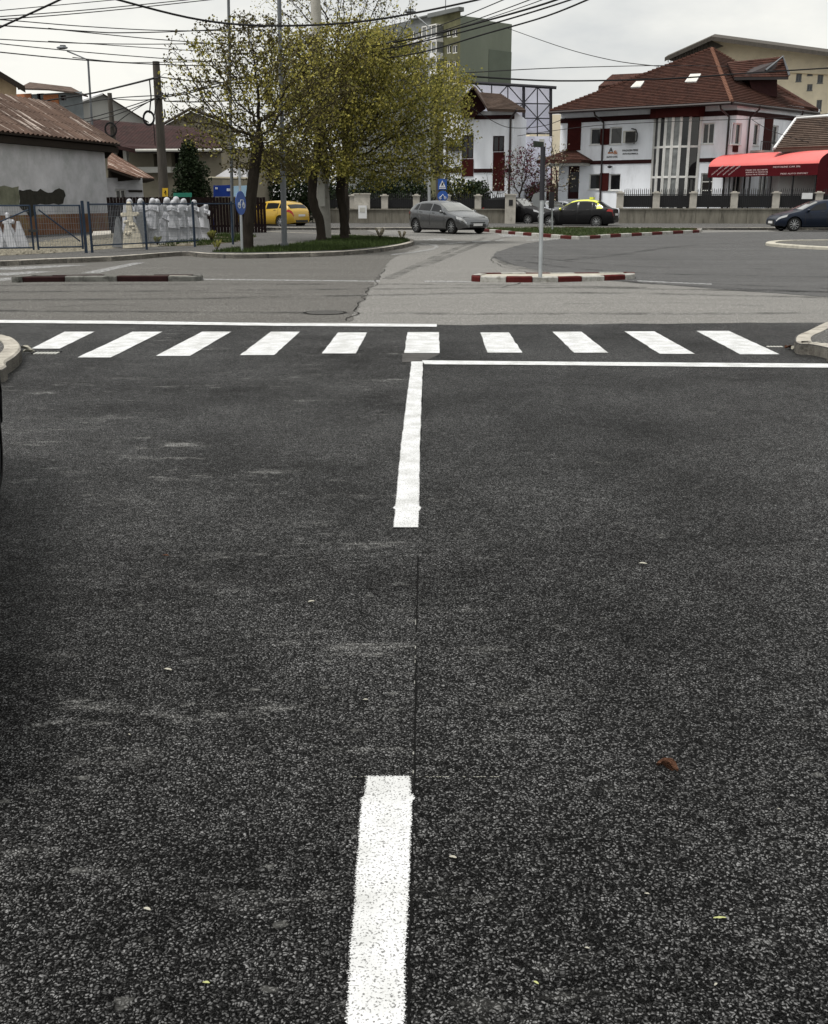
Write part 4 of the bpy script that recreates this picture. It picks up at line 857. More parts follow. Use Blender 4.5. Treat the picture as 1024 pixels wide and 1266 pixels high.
nb = MB(); a, b = P(991.5, 246, 65), P(1005, 238.5, 65); nb.box(a.x, b.x, 64.98, 65.05, a.z, b.z); tag(nb.build('notice_board', 'white'), 'small white notice hung on the spear fence above the dark blue car', 'notice')

# --- middle white house
fm = Fac(P(548, 240, 80), P(633, 240, 79)); mh = building('white_house', 'white two storey house with dark tiled roof and tall narrow windows', (fm.A+fm.pt(fm.len, 0))/2)
HM = [fm.rect(571, 167, 585.5, 196), fm.rect(609.5, 168, 623.5, 187.5), fm.rect(573, 127, 584, 141)]
ztm = fm.uz(620, 137)[1]; q = MB(); fm.wall(q, 0, fm.len, 0, ztm, HM); solid(q, fm, 0, fm.len, 0, ztm, 9); q.build('wall', 'white_wall', mh)
for h in HM: fm.window(h, mh, nv=1, frame='maroon_trim', sill=False, fw=.07)
for r in ((571, 196.5, 585.5, 218), (609.5, 188, 624, 236)):
    q = MB(); fm.pbox(q, *r, -.01, .05); q.build('maroon_panel', 'maroon_wall', mh)
q = MB(); zq = fm.uz(600, 145)[1]; fm.box(q, fm.uz(586, 145)[0], fm.len+.05, zq-.14, zq+.14, 0, .06); q.build('band', 'maroon_trim', mh); zq = fm.uz(590, 211)[1]
for x0, x1 in ((548, 570.5), (586, 609), (624.5, 633)): q = MB(); fm.box(q, fm.uz(x0, 211)[0], fm.uz(x1, 211)[0], zq-.13, zq+.13, 0, .06); q.build('band', 'maroon_trim', mh)
q = MB(); ga, gb_, gc, gd = P(603, 134.5, 78), P(650, 136.5, 79), P(619, 116, 83), P(594, 114, 83)
q.roof([ga, gb_, gc, gd], gb_-ga, off=(0, 0, -.15)); q.roof([gb_, P(648, 134, 90), gc], Vector((0, 1, 0)), off=(0, 0, -.15))
q.roof([P(566, 128, 77.5), P(585, 106, 78.5), P(588, 107, 85), P(562, 128, 84)], Vector((0, 1, 0)), off=(0, 0, -.15)); q.roof([P(585, 106, 77.5), P(604, 135.5, 77.5), P(606, 130, 85), P(588, 107, 85)], Vector((0, 1, 0)), off=(0, 0, -.15))
q.courses([ga, gb_, gc, gd], 13); q.build('roof', 'browntile', mh); q = MB(); q.slab([P(570, 126, 79), P(585, 108, 79), P(601, 134, 79), P(586, 145, 79), P(572, 145, 79)], (0, 1, 0)); q.build('gable', 'maroon_trim', mh)
q = MB(); u = fm.uz(631, 180)[0]; q.tube([fm.pt(u+.5, ztm, .9), fm.pt(u, ztm-.5, .1), fm.pt(u, .2, .1)], .08, 7); q.build('downpipe', 'pipe', mh); q = MB(); u = fm.uz(553, 190)[0]; q.tube([fm.pt(u, fm.uz(553, 170)[1], .1), fm.pt(u, .2, .1)], .07, 7); q.build('downpipe', 'pipe', mh)
q = MB(); a = fm.uz(566, 182); fm.box(q, a[0]-.6, a[0]+.3, a[1]-.25, a[1]+.05, 0, .3)
for i in range(60): pp = fm.pt(a[0]+random.uniform(-.7, .4), a[1]+random.uniform(.0, .5), random.uniform(.05, .35)); q.ell(pp, (.09, .09, .07), 5, 3, 1)
q.build('flower_box', ['trim', 'leaf_green'], mh)

# --- panel on a steel truss
DT = 92
tb = thing('billboard_back', 'huge pale panel on dark steel truss behind the white house', 'billboard', P(630, 240, DT).xy.to_3d())
fp = Fac(P(566, 200, DT), P(683, 200, DT)); q = MB(); q.slab([P(575, 104, DT), P(682, 110, DT), P(682, 164.5, DT), P(575, 164.5, DT)], (0, .1, 0)); q.build('panel', 'panel_white', tb)
q = MB()
def bar(x0, y0, x1, y1, r, d=DT-.4): q.tube([P(x0, y0, d), P(x1, y1, d)], r, 5)
bar(572, 101.5, 688, 108.5, .13, DT-.5); bar(572, 101.5, 688, 108.5, .12, DT+.6)
for x, yt in ((608, 104), (628, 105.5), (647.5, 106.5), (664.5, 107.5), (681, 109)): bar(x, yt, x, 250, .13 if x in (647.5, 681) else .05)
for y0, y1 in ((127, 128.5), (145.5, 146.5), (163.5, 165.5)): bar(575, y0, 681, y1, .05)
for a in ((588, 104, 608, 127), (608, 127, 628, 105.5), (628, 105.5, 647.5, 127.5), (647.5, 127.5, 664.5, 107.5), (664.5, 107.5, 681, 128), (647.5, 127.5, 664.5, 146), (664.5, 146, 681, 128), (664.5, 146, 647.5, 164), (664.5, 146, 681, 164), (628, 145, 647.5, 164), (628, 145, 647.5, 127.5), (608, 145, 628, 127)): bar(*a, .045)
q.build('truss', 'truss', tb)
q = MB(); a, b = P(636, 168.5, DT-3), P(682.5, 168.5, DT-3); q.box(a.x, b.x, DT-3, DT-1, 0, a.z); q.box(a.x+2.0, b.x-.6, DT-3.03, DT-2.9, a.z-.7, a.z-.2, 1)
tag(q.build('container', ['panel_white', 'off_white']), 'plain pale wall below the truss panel, behind the purple tree', 'container')

# --- sage green apartment block
DG = 150
ap = building('apartment_block', 'tall sage green apartment block with a blank end wall', P(580, 240, DG))
top = lambda x, y, d: P(x, y, d).z
fg = Fac(P(567, 240, DG), P(601, 240, DG+3)); fg2 = Fac(P(601, 240, DG+3.2), P(628, 240, DG+6)); fl = Fac(P(430, 240, DG+22), P(567, 240, DG))
z1, z2, z3 = top(567, 17, DG), top(601, 25.5, DG+3), top(628, 33.5, DG+6)
q = MB(); fg.wall(q, 0, fg.len, 0, z1-.2); solid(q, fg, 0, fg.len, 0, z1-.2, 14, back=(0, 14, 0)); fg2.wall(q, 0, fg2.len, 0, z2); solid(q, fg2, 0, fg2.len, 0, z2, 14, back=(0, 12, 0))
q.add([fg.pt(0, z1-.2), fg.pt(fg.len, z1-.2), fg.pt(fg.len, z1-.2)+Vector((0, 14, 0)), fg.pt(0, z1-.2)+Vector((0, 14, 0))], [(0, 1, 2, 3)]); q.build('end_wall', 'green_wall', ap)
q = MB(); fg2.box(q, .0, fg2.len+.02, 0, top(615, 62, DG+4), .0, .06); q.build('repainted_patch', 'green_patch', ap)
uS = fl.uz(533, 60)[0]; zS = top(508, 24, DG+8)
hl = []; rows = [(36, 46), (55.5, 66), (75, 85.5), (94, 104)]
for y0, y1 in rows:
    for x0, x1 in ((552, 557.5), (559, 565.5)): hl.append(fl.rect(x0, y0, x1, y1))
for y0, y1 in ((38, 48), (58, 67), (78, 88)):
    for x0, x1 in ((508, 513), (517, 524)): hl.append(fl.rect(x0, y0, x1, y1))
q = MB(); fl.wall(q, uS, fl.len, 0, z1+.3, [h for h in hl if h[0] > uS], mi=0); fl.wall(q, 0, uS, 0, zS, [h for h in hl if h[1] < uS], mi=1); solid(q, fl, uS, fl.len-.1, 0, z1+.3, 10, 1, back=(0, 10, 0)); solid(q, fl, 0, uS, 0, zS, 10, 1, back=(0, 10, 0))
q.build('front_wall', ['flat_olive', 'flat_grey'], ap)
for h in hl: fl.window(h, ap, nv=1, fw=.12, sill=False)
for (x0, y0, x1, y1) in ((530.5, 47, 548, 54), (530.5, 67, 548, 74), (536, 87, 548, 94), (494, 49, 527, 55), (494, 69, 527, 75), (494, 88, 527, 94)):
    q = MB(); a, b, c, d = fl.rect(x0, y0, x1, y1); fl.box(q, a, b, c, d, 0, 1.2); o_ = q.build('balcony', 'white', ap)
    if x0 > 525:
        q = MB(); fl.box(q, a+.05, b-.05, d, d+1.35, 0, 1.1); sub(q, 'pane', 'glass_pale', o_, ap); q = MB()
        for i in range(4): u = a+(b-a)*i/3; fl.box(q, u-.07, u+.07, d, d+1.4, 1.1, 1.2)
        fl.box(q, a-.05, b+.05, d+1.35, d+1.5, 0, 1.2); sub(q, 'frame', 'frame', o_, ap)
q = MB(); fl.box(q, fl.uz(508, 20)[0], uS, zS, top(520, 21, DG+7), -.5, .3); fl.box(q, uS-.3, fl.len+.1, z1+.3, z1+.8, -.5, .4); q.build('parapet', 'flat_grey', ap)
q = MB(); a = P(551, 15, DG+4); q.tube([a, a+Vector((0, 0, 4))], .06, 5); q.build('antenna', 'pole_grey', ap)

# --- beige block behind the office house
DBg = 108
bb = building('beige_block', 'long beige block with small windows and a shallow sheet roof, behind the office house', P(950, 240, DBg))
fb = Fac(P(866, 240, DBg+2), P(1100, 240, DBg-4)); hb = [fb.rect(*r) for r in ((984.5, 86, 991.5, 101), (998.5, 86.5, 1005, 93.5), (1011, 88.5, 1018, 103), (998, 104, 1004.5, 112), (1009.5, 123.5, 1016, 137), (1030, 90, 1037, 104))]
zt = fb.uz(900, 66)[1]; q = MB(); fb.wall(q, 0, fb.len, 0, fb.uz(1000, 78)[1]-.3, hb); solid(q, fb, 0, fb.len, 0, fb.uz(1000, 78)[1]-.3, 14)
q.slab([P(866, 55, DBg+2), P(882, 48, DBg+1.6), P(1100, 77, DBg-4), P(1100, 96, DBg-4), P(868, 84, DBg+2)], (0, 1.5, 0)); q.build('wall', 'beige', bb)
for h in hb: fb.window(h, bb, nv=1, fw=.10, frame='pole_grey')
q = MB(); q.slab([P(880, 45, DBg-1), P(1110, 76, DBg-6), P(1110, 72, DBg+8), P(884, 42, DBg+12)], (0, 0, -.35)); q.slab([P(880, 45, DBg-1), P(822, 71, DBg-1), P(826, 68, DBg+12), P(884, 42, DBg+12)], (0, 0, -.35)); q.build('roof', 'pole_dark', bb)
q = MB(); q.slab([P(823, 72, DBg), P(878, 49, DBg), P(895, 57, DBg), P(874, 64, DBg), P(855, 70, DBg), P(838, 77, DBg)], (0, .3, 0))
for i in range(16): x = 826+i*3.4; q.slab([P(x, 72-(x-826)*.42, DBg-.1), P(x+.7, 72-(x-826)*.42, DBg-.1), P(x+.7, 77-(x-826)*.3, DBg-.1), P(x, 77-(x-826)*.3, DBg-.1)], (0, .1, 0))
q.build('gable_boards', 'pole_dark', bb); q = MB(); q.slab([P(838, 74, DBg+1), P(874, 62, DBg+1), P(874, 90, DBg+1), P(838, 90, DBg+1)], (0, 1, 0)); q.build('gable_wall', 'flat_grey', bb)
q = MB(); fz = Fac(P(680, 240, 100), P(697, 240, 100)); fz.wall(q, -2, fz.len, 0, fz.uz(688, 143)[1]); solid(q, fz, -2, fz.len, 0, fz.uz(688, 143)[1], 8); q.box(fz.A.x-2, fz.A.x+fz.len, 100, 108, fz.uz(688, 143)[1], fz.uz(688, 143)[1]+.1)
tag(q.build('beige_house', 'beige'), 'narrow strip of beige house left of the office house corner', 'building')

# ------------------------------------------------------------------ buildings on the left
barn = building('barn', 'long grey plastered barn with rusty corrugated roof and reddish plinth', P(40, 300, 42))
e_far = P(137, 287, 50.0); E1, E0 = P(149, 179, 50.6), P(0, 162.5, 41.3); bdir = Vector((E1.x-E0.x, E1.y-E0.y, 0)).normalized()
fbn = Fac(e_far-bdir*21, e_far); Lb = fbn.len
zp = fbn.uz(60, 265)[1]; zt = 3.75
q = MB(); fbn.wall(q, -2, Lb, zp, zt, mi=0); fbn.wall(q, -2, Lb, 0, zp, mi=1)
ba, bbk = fbn.pt(Lb, 0), fbn.pt(Lb, 0, -8); q.add([ba, bbk, bbk+Vector((0, 0, zt)), ba+Vector((0, 0, zt))], [(0, 1, 2, 3)], 0); q.build('wall', ['plaster_grey', 'plaster_red'], barn)
# mouldy band and the dark cement patch, slightly raised
def blob(px, m, name, o, seed, jit=.05):
    pts = []
    for (x0, y0), (x1, y1) in zip(px, px[1:]+px[:1]):
        for k in range(6): t_ = k/6; u, z = fbn.uz(x0+(x1-x0)*t_, y0+(y1-y0)*t_); pts.append((u+jit*mnoise.noise((u*3, z*5, seed)), z+jit*1.5*mnoise.noise((u*4, z*4, seed+5))))
    q = MB(); q.slab([fbn.pt(u, z, .002) for u, z in pts], fbn.n*o); q.build(name, m, barn)
blob([(-30, 234), (24, 232), (24, 252), (-30, 254)], 'moss', 'mould_stain', .008, 3, .1)
blob([(24, 234), (50, 236), (78, 235.5), (80, 243), (77, 252), (44, 253.5), (44, 268), (34, 264), (25, 255)], 'tar', 'cement_patch', .02, 9, .10)
RX = P(68, 128, 50.6); zr = RX.z; ex = P(149, 179, 50.6)
e1, r1 = Vector((ex.x, 50.6, ex.z)), Vector((RX.x, 50.6, zr)); bk = bdir*22; l1 = Vector((RX.x-3.4, 50.6, ex.z))
q = MB(); q.roof([e1, e1-bk, r1-bk, r1], bdir, off=(0, 0, -.06), mi2=1); q.roof([r1, r1-bk, l1-bk, l1], bdir, off=(0, 0, -.06), mi2=1)
q.corrugate(e1, e1-bk, r1-bk, r1, 64, .035); q.build('roof', ['rusty', 'dark_soffit'], barn)
dn = Vector((0, 0, -.10)); ins = Vector((-.1, 0, 0)); q = MB(); q.slab([e1+dn+ins, e1-bk+dn+ins, e1-bk+dn*3.5+ins, e1+dn*3.5+ins], (-.8, 0, 0)); q.slab([e1+dn+Vector((-.1, -.2, 0)), r1+dn+Vector((0, -.2, 0)), l1+dn+Vector((0, -.2, 0)), l1+Vector((0, -.2, -.6)), e1+Vector((-.6, -.2, -.6))], (0, -.15, 0)); q.build('eaves_board', 'dark_soffit', barn)

ln_ = building('lean_to_shed', 'small shed with a sloping rusty roof against the barn end', P(158, 270, 52.5))
fl2 = Fac(P(134, 270, 52), P(179.5, 270, 52.6)); q = MB(); hw = fl2.rect(143, 234, 156, 246); fl2.wall(q, 0, fl2.len, 0, fl2.uz(160, 220)[1], [hw]); solid(q, fl2, 0, fl2.len, 0, fl2.uz(160, 220)[1], 3); q.build('wall', 'plaster_grey', ln_)
fl2.window(hw, ln_, nv=1); q = MB(); fl2.pbox(q, 159, 235, 176, 237.5, 0, .06); q.build('plank', 'dark_soffit', ln_)
q = MB(); q.roof([P(168, 220, 51.5), P(191, 221.5, 56), P(133, 186.5, 56.5), P(133, 208, 51.5)], Vector((0, 1, 0)), off=(0, 0, -.08), mi2=1); q.corrugate(P(168, 220, 51.5), P(191, 221.5, 56), P(133, 186.5, 56.5), P(133, 208, 51.5), 16, .03); q.build('roof', ['rusty2', 'dark_soffit'], ln_)
q = MB(); q.slab([P(134, 210, 52.2), P(167, 221.5, 52.2), P(190, 223, 55), P(180, 226, 54), P(134, 226, 52.2)], (0, .2, 0)); q.build('soffit', 'dark_soffit', ln_)

# maroon roofed house
mr = building('maroon_roof_house', 'cream house with a wide maroon metal roof and dark balcony openings', P(200, 240, 62))
fh = Fac(P(133, 240, 63), P(276, 240, 61)); hh = [fh.rect(*r) for r in ((190, 190, 199, 207), (212, 188, 226, 207), (141, 184, 152, 196), (232, 190, 240, 205))]
q = MB(); fh.wall(q, 0, fh.len, 0, fh.uz(200, 183)[1], hh, depth=.5); solid(q, fh, 0, fh.len, 0, fh.uz(200, 183)[1], 7); q.build('wall', 'cream', mr)
for h in hh: fh.window(h, mr, nv=0, frame='dark_soffit', depth=.5, sill=False)
q = MB(); a, b, c, d = fh.rect(170, 207, 222, 214); fh.box(q, a, b, c, d, 0, 1.0); q.build('balcony', 'off_white', mr); q = MB(); a, b, c, d = fh.rect(162.5, 182, 166.5, 207); fh.box(q, a, b, c, d, .6, .85); q.build('column', 'off_white', mr)
q = MB(); q.roof([P(108, 172, 61.5), P(168, 184.5, 60.5), P(276, 184, 60), P(262, 166, 64.5), P(240, 157.5, 67), P(112, 147, 68)], Vector((1, 0, 0)), off=(0, 0, -.2)); q.build('roof', 'maroon', mr)
q = MB(); q.tube([P(168, 186, 60.4), P(276, 185.5, 59.9)], .09, 6); q.build('gutter', 'off_white', mr)
# back gable house (brick) behind tree
gh = building('gabled_brick_house', 'weathered gable house showing pale brick above the maroon roof', P(238, 240, 75))
q = MB(); q.slab([P(205, 154, 75), P(236, 137.5, 75), P(275, 152, 75), P(275, 200, 75), P(205, 200, 75)], (0, 5, 0)); q.build('wall', mat('pale_brick', (.24, .22, .18), .9, var=.4, scale=3, stretch=(1, 1, 4)), gh)
q = MB(); q.slab([P(202, 155.5, 74.4), P(236, 136, 74.4), P(236, 134, 82), P(202, 153.5, 82)], (0, 0, .12)); q.slab([P(236, 136, 74.4), P(282, 154, 74.4), P(282, 152, 82), P(236, 134, 82)], (0, 0, .12)); q.build('roof', 'dark_soffit', gh)
# brick storey house
bh = building('brick_storey_house', 'house with orange brick infill storey and two small windows under a brown roof', P(60, 240, 78))
fk = Fac(P(18, 240, 79), P(112, 240, 76)); hk = [fk.rect(46, 115.5, 53.5, 123), fk.rect(75, 118, 82, 124)]; zk = fk.uz(60, 109.5)[1]
q = MB(); fk.wall(q, 0, fk.len, 0, zk-.3, hk, mi=0); solid(q, fk, 0, fk.len, 0, zk-.3, 1, back=(-1, 2, 0)); q.build('wall', 'bluegrey', bh)
for r in ((20, 116, 39.5, 128), (54.5, 117, 73, 130)): q = MB(); fk.pbox(q, *r, -.02, .04); q.build('brick_infill', 'brick', bh)
for h in hk: fk.window(h, bh, nv=0, frame='maroon_trim', sill=False)
q = MB(); q.roof([P(22, 109, 77), P(60, 110, 76.5), P(91, 113.5, 75.5), P(109, 118.5, 76), P(88, 107.5, 81), P(37, 101.5, 82)], Vector((1, 0, 0)), off=(0, 0, -.1)); q.build('roof', 'browntile', bh)
# beige house far left
ph = building('peach_house', 'peach gable wall with dark overhanging roof at the far left', P(0, 240, 64))
q = MB(); q.slab([P(-60, 99, 64), P(-1, 95, 64), P(20.5, 108, 64), P(20.5, 200, 64), P(-60, 200, 64)], (-2, 3, 0)); q.build('wall', 'peach', ph)
q = MB(); q.slab([P(-8, 83, 63), P(31, 106.5, 63), P(26, 104, 71), P(-10, 82, 71)], (0, 0, -.35)); q.slab([P(-8, 83, 63), P(-80, 110, 63), P(-80, 108, 71), P(-10, 82, 71)], (0, 0, -.35)); q.build('roof', 'dark_soffit', ph)
# sheet metal gable
sg = building('sheet_metal_hall', 'grey sheet metal hall with a low gable roof', P(125, 240, 88))
q = MB(); q.slab([P(72, 132, 88), P(127, 115.5, 88), P(182, 150, 88), P(182, 200, 88), P(72, 200, 88)], (-2, 6, 0)); q.build('wall', 'sheet', sg)
q = MB(); q.slab([P(66, 136, 87.3), P(127, 115, 87.3), P(118, 112, 98), P(60, 131, 98)], (0, 0, -.12), 1); q.slab([P(127, 115, 87.3), P(184, 150.5, 87.3), P(180, 148, 98), P(118, 112, 98)], (0, 0, -.12), 0); q.build('roof', ['dark_soffit', 'sheet_bright'], sg)
q = MB(); q.slab([P(60, 139, 86), P(80, 127, 92), P(104, 123, 92), P(96, 128, 86)], (0, 0, -.1)); q.build('roof_panel', 'sheet_bright', sg)

# dark maroon slat fence
ff = Fac(P(135, 285, 45.5), P(330, 285, 47)); df = thing('slat_fence', 'tall dark maroon slat fence behind the marble gravestones', 'fence', ff.pt(ff.len/2, 0)); q = MB(); zt = ff.uz(230, 244)[1]; n_ = int(ff.len/.13)
for i in range(n_): u = i*ff.len/n_; ff.box(q, u, u+.12, .12, zt+.012*(i % 2), -.02, .005*(i % 3))
q.build('slat_panel', 'maroon_fence', df); q = MB()
for z in (.4, zt-.25): ff.box(q, 0, ff.len, z-.04, z+.04, -.08, -.03)
q.build('rail', 'dark_soffit', df)
# canvas roof and banners
tn = thing('canvas_shelter', 'pale canvas shelter roof above the blue banner', 'shelter', P(285, 270, 54).xy.to_3d()); q = MB(); q.slab([P(262, 221, 53), P(283, 208, 54), P(302, 209, 54), P(306, 220, 53)], (0, 2, 0)); q.build('roof', 'tent', tn)
q = MB(); q.tube([P(259, 219.5, 53), P(259, 280, 53)], .12, 6); q.tube([P(258, 220, 53), P(310, 221, 53)], .07, 5); q.tube([P(308, 220, 53), P(308, 280, 53)], .08, 6); q.build('post', 'cream', tn)
bn = thing('blue_banner', 'dark blue banner with white marks above the maroon fence', 'banner', P(276, 243, 49)); q = MB(); q.slab([P(264, 229.5, 49), P(288, 228.5, 49), P(288, 243, 49), P(264, 243, 49)], (0, .05, 0)); q.tube([P(265, 229, 49.1), P(265, 290, 49.1)], .03, 5); q.build('sheet', 'banner_blue', bn)
for x in (266.5, 268): q = MB(); q.slab([P(x, 231.5, 48.97), P(x+1, 231.5, 48.97), P(x+1, 234, 48.97), P(x, 234, 48.97)], (0, .01, 0)); q.build('mark', 'sign_white', bn)
for i in range(3): q = MB(); x = 280.5+i*2; q.slab([P(x, 233, 48.97), P(x+1.5, 233, 48.97), P(x+1.5, 236.2, 48.97), P(x, 236.2, 48.97)], (0, .01, 0)); q.build('mark', 'sign_white', bn)
bn = thing('pale_banner', 'pale blue banner beside the dark blue one', 'banner', P(300, 243, 49)); q = MB(); q.slab([P(289, 230, 49), P(310, 229, 49), P(310, 243, 49), P(289, 243, 49)], (0, .05, 0)); q.tube([P(309, 229, 49.1), P(309, 290, 49.1)], .03, 5); q.build('sheet', 'banner_pale', bn)
q = MB(); q.slab([P(214.5, 238.5, 48.5), P(237, 238.2, 48.5), P(237, 243.5, 48.5), P(214.5, 243.8, 48.5)], (0, .05, 0)); q.tube([P(216, 239, 48.6), P(216, 290, 48.6)], .03, 5); q.tube([P(236, 239, 48.6), P(236, 290, 48.6)], .03, 5); tag(q.build('teal_sign', 'teal'), 'small teal sign peeping over the maroon fence', 'sign')

# ------------------------------------------------------------------ cars
PROF = {
 'hatch': dict(L=4.26, W=.90, top=[(0, .50), (.04, .62), (.2, .74), (.55, .84), (.95, .93), (1.12, .97), (1.55, 1.20), (1.95, 1.37), (2.3, 1.44), (2.8, 1.46), (3.3, 1.43), (3.7, 1.35), (3.86, 1.24), (4.08, 1.03), (4.18, .92), (4.24, .78), (4.26, .6)],
   belt=[(0, .48), (.04, .58), (.2, .69), (.6, .80), (1.12, .90), (2, .94), (3, .985), (3.7, 1.03), (4.05, .98), (4.18, .88), (4.24, .74), (4.26, .57)], ws=(1.2, 1.93), rw=(3.84, 4.06), side=[(1.42, 2.32), (2.42, 3.28), (3.36, 3.62)], wx=(.83, 3.46)),
 'sedan': dict(L=4.35, W=.87, top=[(0, .52), (.04, .66), (.2, .78), (.6, .88), (1.0, .96), (1.2, 1.0), (1.6, 1.22), (1.95, 1.42), (2.3, 1.50), (2.8, 1.52), (3.2, 1.48), (3.45, 1.38), (3.8, 1.14), (3.95, 1.07), (4.2, 1.04), (4.30, 1.0), (4.33, .85), (4.35, .6)],
   belt=[(0, .5), (.04, .62), (.2, .72), (.6, .83), (1.2, .94), (2, .97), (3, 1.0), (3.7, 1.03), (3.95, 1.02), (4.2, 1.0), (4.30, .95), (4.33, .8), (4.35, .57)], ws=(1.27, 1.93), rw=(3.40, 3.86), side=[(1.5, 2.32), (2.42, 3.15), (3.2, 3.38)], wx=(.82, 3.45)),
 'suv': dict(L=4.4, W=.92, top=[(0, .62), (.04, .8), (.2, .92), (.6, 1.0), (1.0, 1.06), (1.15, 1.10), (1.55, 1.36), (1.9, 1.58), (2.3, 1.66), (2.9, 1.68), (3.6, 1.64), (4.0, 1.56), (4.15, 1.4), (4.3, 1.12), (4.37, .9), (4.4, .65)],
   belt=[(0, .6), (.04, .74), (.2, .86), (.6, .96), (1.15, 1.04), (2, 1.06), (3, 1.1), (4.0, 1.14), (4.3, 1.06), (4.37, .85), (4.4, .62)], ws=(1.22, 1.88), rw=(4.05, 4.28), side=[(1.48, 2.35), (2.45, 3.3), (3.38, 3.85)], wx=(.85, 3.5)),
}
def make_car(kind, name, label, loc, heading, paint, roofpaint=None, scale=1.0, plate=True, taxi=False, folded=False):
    p = PROF[kind]; Lc, W = p['L'], p['W']; RW = .325
    st = sorted(set([round(x, 3) for x in list(np.arange(0, Lc, .07))+[a for a, _ in p['top']]+[Lc-.02, .02]+[wx+s*r for wx in p['wx'] for s in (-1, 1) for r in (.36, .375, .3, .2, .1)]])); st = [x for x in st if 0 <= x <= Lc]
    tx, tz = zip(*p['top']); bx, bz = zip(*p['belt'])
    def sm(x, X, Y):   # light smoothing of the control line
        return float(np.mean([np.interp(min(max(x+d, 0), Lc), X, Y) for d in (-.05, -.025, 0, .025, .05)])) if .15 < x < Lc-.15 else float(np.interp(x, X, Y))
    def sec(x):
        top, belt = sm(x, tx, tz), sm(x, bx, bz); belt = min(belt, top-.02)
        e = min(x, Lc-x); w_ = W*(1-.30*max(0, 1-e/.55)**2.4)
        g = min(1, max(0, (top-belt-.05)/.38)); wr = w_*(.90-.20*g); low = .20+.10*max(0, 1-e/.5)
        arch = 0
        for wx in p['wx']:
            d = abs(x-wx)
            if d < .375: arch = max(arch, .31+math.sqrt(max(0, .375**2-d*d)))
        l0 = max(low, arch); z1 = max(low+.10, arch+.004); z2 = max((low+belt)/2, arch+.012); z3 = max(belt-.10, z2+.01)
        return [(0, l0), (w_*.90, l0), (w_*.985, z1), (w_, z2), (w_*1.0, z3-(z3-z2)*.1), (w_*.955, belt), (wr*1.02, top-.075*(.3+.7*g)-.01), (wr*.86, top-.022), (0, top)]
    S = [sec(x) for x in st]
    X = lambda x: Lc/2-x
    def surf(x, s, side=1, off=0):
        a = sec(x); i = min(int(s), 7); t_ = s-i; y = a[i][0]*(1-t_)+a[i+1][0]*t_; z = a[i][1]*(1-t_)+a[i+1][1]*t_
        dy, dz = a[i+1][0]-a[i][0], a[i+1][1]-a[i][1]; l = math.hypot(dy, dz) or 1
        return Vector((X(x), (y+dz/l*off)*side, z-dy/l*off))
    t = thing(name, label, 'car', loc); t.rotation_euler = (0, 0, heading); t.scale = (scale,)*3
    nob = lambda mb, nm, m, par=None, smo=None: _loc(mb, nm, m, t if par is None else par, smo)
    b = MB(); n = 9
    for side in (1, -1):
        k = b.add([(X(x), y*side, z) for x, s_ in zip(st, S) for y, z in s_], [])
        for i in range(len(st)-1):
            for j in range(n-1):
                roof = roofpaint and (j >= 6 or (j == 5 and 3.4 < st[i] < 3.85)) and S[i][6][1]-S[i][5][1] > .10 and S[i+1][6][1]-S[i+1][5][1] > .10
                b.f.append((k+i*n+j, k+(i+1)*n+j, k+(i+1)*n+j+1, k+i*n+j+1)); b.m.append(1 if roof else 0)
    for e in (0, -1):
        s_ = S[e]; vs = [(X(st[e]), y, z) for y, z in s_]+[(X(st[e]), -y, z) for y, z in s_[-2:0:-1]]; b.add(vs, [tuple(range(len(vs)))], 0)
    nob(b, 'body', [paint, roofpaint or paint], None, 38)
    def patch(mb, x0, x1, s0, s1, side, off=.007, nx=8, ns=3, mi=0, x0b=None, x1b=None):
        vs = []
        for i in range(nx+1):
            for j in range(ns+1):
                u = j/ns; a = x0+((x0b if x0b is not None else x0)-x0)*u; c = x1+((x1b if x1b is not None else x1)-x1)*u
                vs.append(surf(a+(c-a)*i/nx, s0+(s1-s0)*u, side, off))
        mb.add(vs, [(i*(ns+1)+j, (i+1)*(ns+1)+j, (i+1)*(ns+1)+j+1, i*(ns+1)+j+1) for i in range(nx) for j in range(ns)], mi)
    q = MB()
    for side in (1, -1): patch(q, p['ws'][0], p['ws'][1], 6.35, 8, side, .009, 8, 5)
    nob(q, 'windscreen', 'screen_glass', None, 60)
    q = MB()
    for side in (1, -1): patch(q, p['rw'][0], p['rw'][1], 6.5, 8, side, .009, 5, 5)
    nob(q, 'rear_window', 'car_glass', None, 60)
    for side in (1, -1):
        for i, (a, c) in enumerate(p['side']):
            q = MB(); patch(q, a, c, 5.10, 5.88, side, .007, 8, 3, x0b=a+(.38 if i == 0 else 0), x1b=c-(.12 if i == 2 else 0)); nob(q, 'side_window', 'car_glass', None, 60)
        q = MB()
        for xd in (p['side'][0][1]+.05, p['side'][1][1]+.04, 1.32): patch(q, xd-.008, xd+.008, 2.2 if xd < 3 else 3.3, 5.0, side, .004, 1, 8)
        for xd in (p['side'][0][1]-.10, p['side'][1][1]-.12): patch(q, xd-.16, xd, 4.55, 4.75, side, .02, 2, 1)
        nob(q, 'door_line', 'trim')
        q = MB(); patch(q, .02, .42, 4.25, 5.0, side, .008, 6, 3, x1b=.5); nob(q, 'headlight', 'lamp_clear', None, 60)
        q = MB(); patch(q, Lc-.36, Lc-.015, 4.0, 5.05, side, .008, 6, 3, x0b=Lc-.26); nob(q, 'tail_light', 'lamp_red', None, 60)
        q = MB(); xm = 1.42; z = sec(xm)[5][1]+.05; q.ell((X(xm), side*(W+(.0 if folded else .07)), z), (.09, .05, .075) if folded else (.07, .11, .075), 10, 6); q.tube([(X(xm), side*(W-.06), z-.05), (X(xm), side*(W+.03), z-.04)], .025, 5); nob(q, 'mirror', [roofpaint or paint], None, 60)
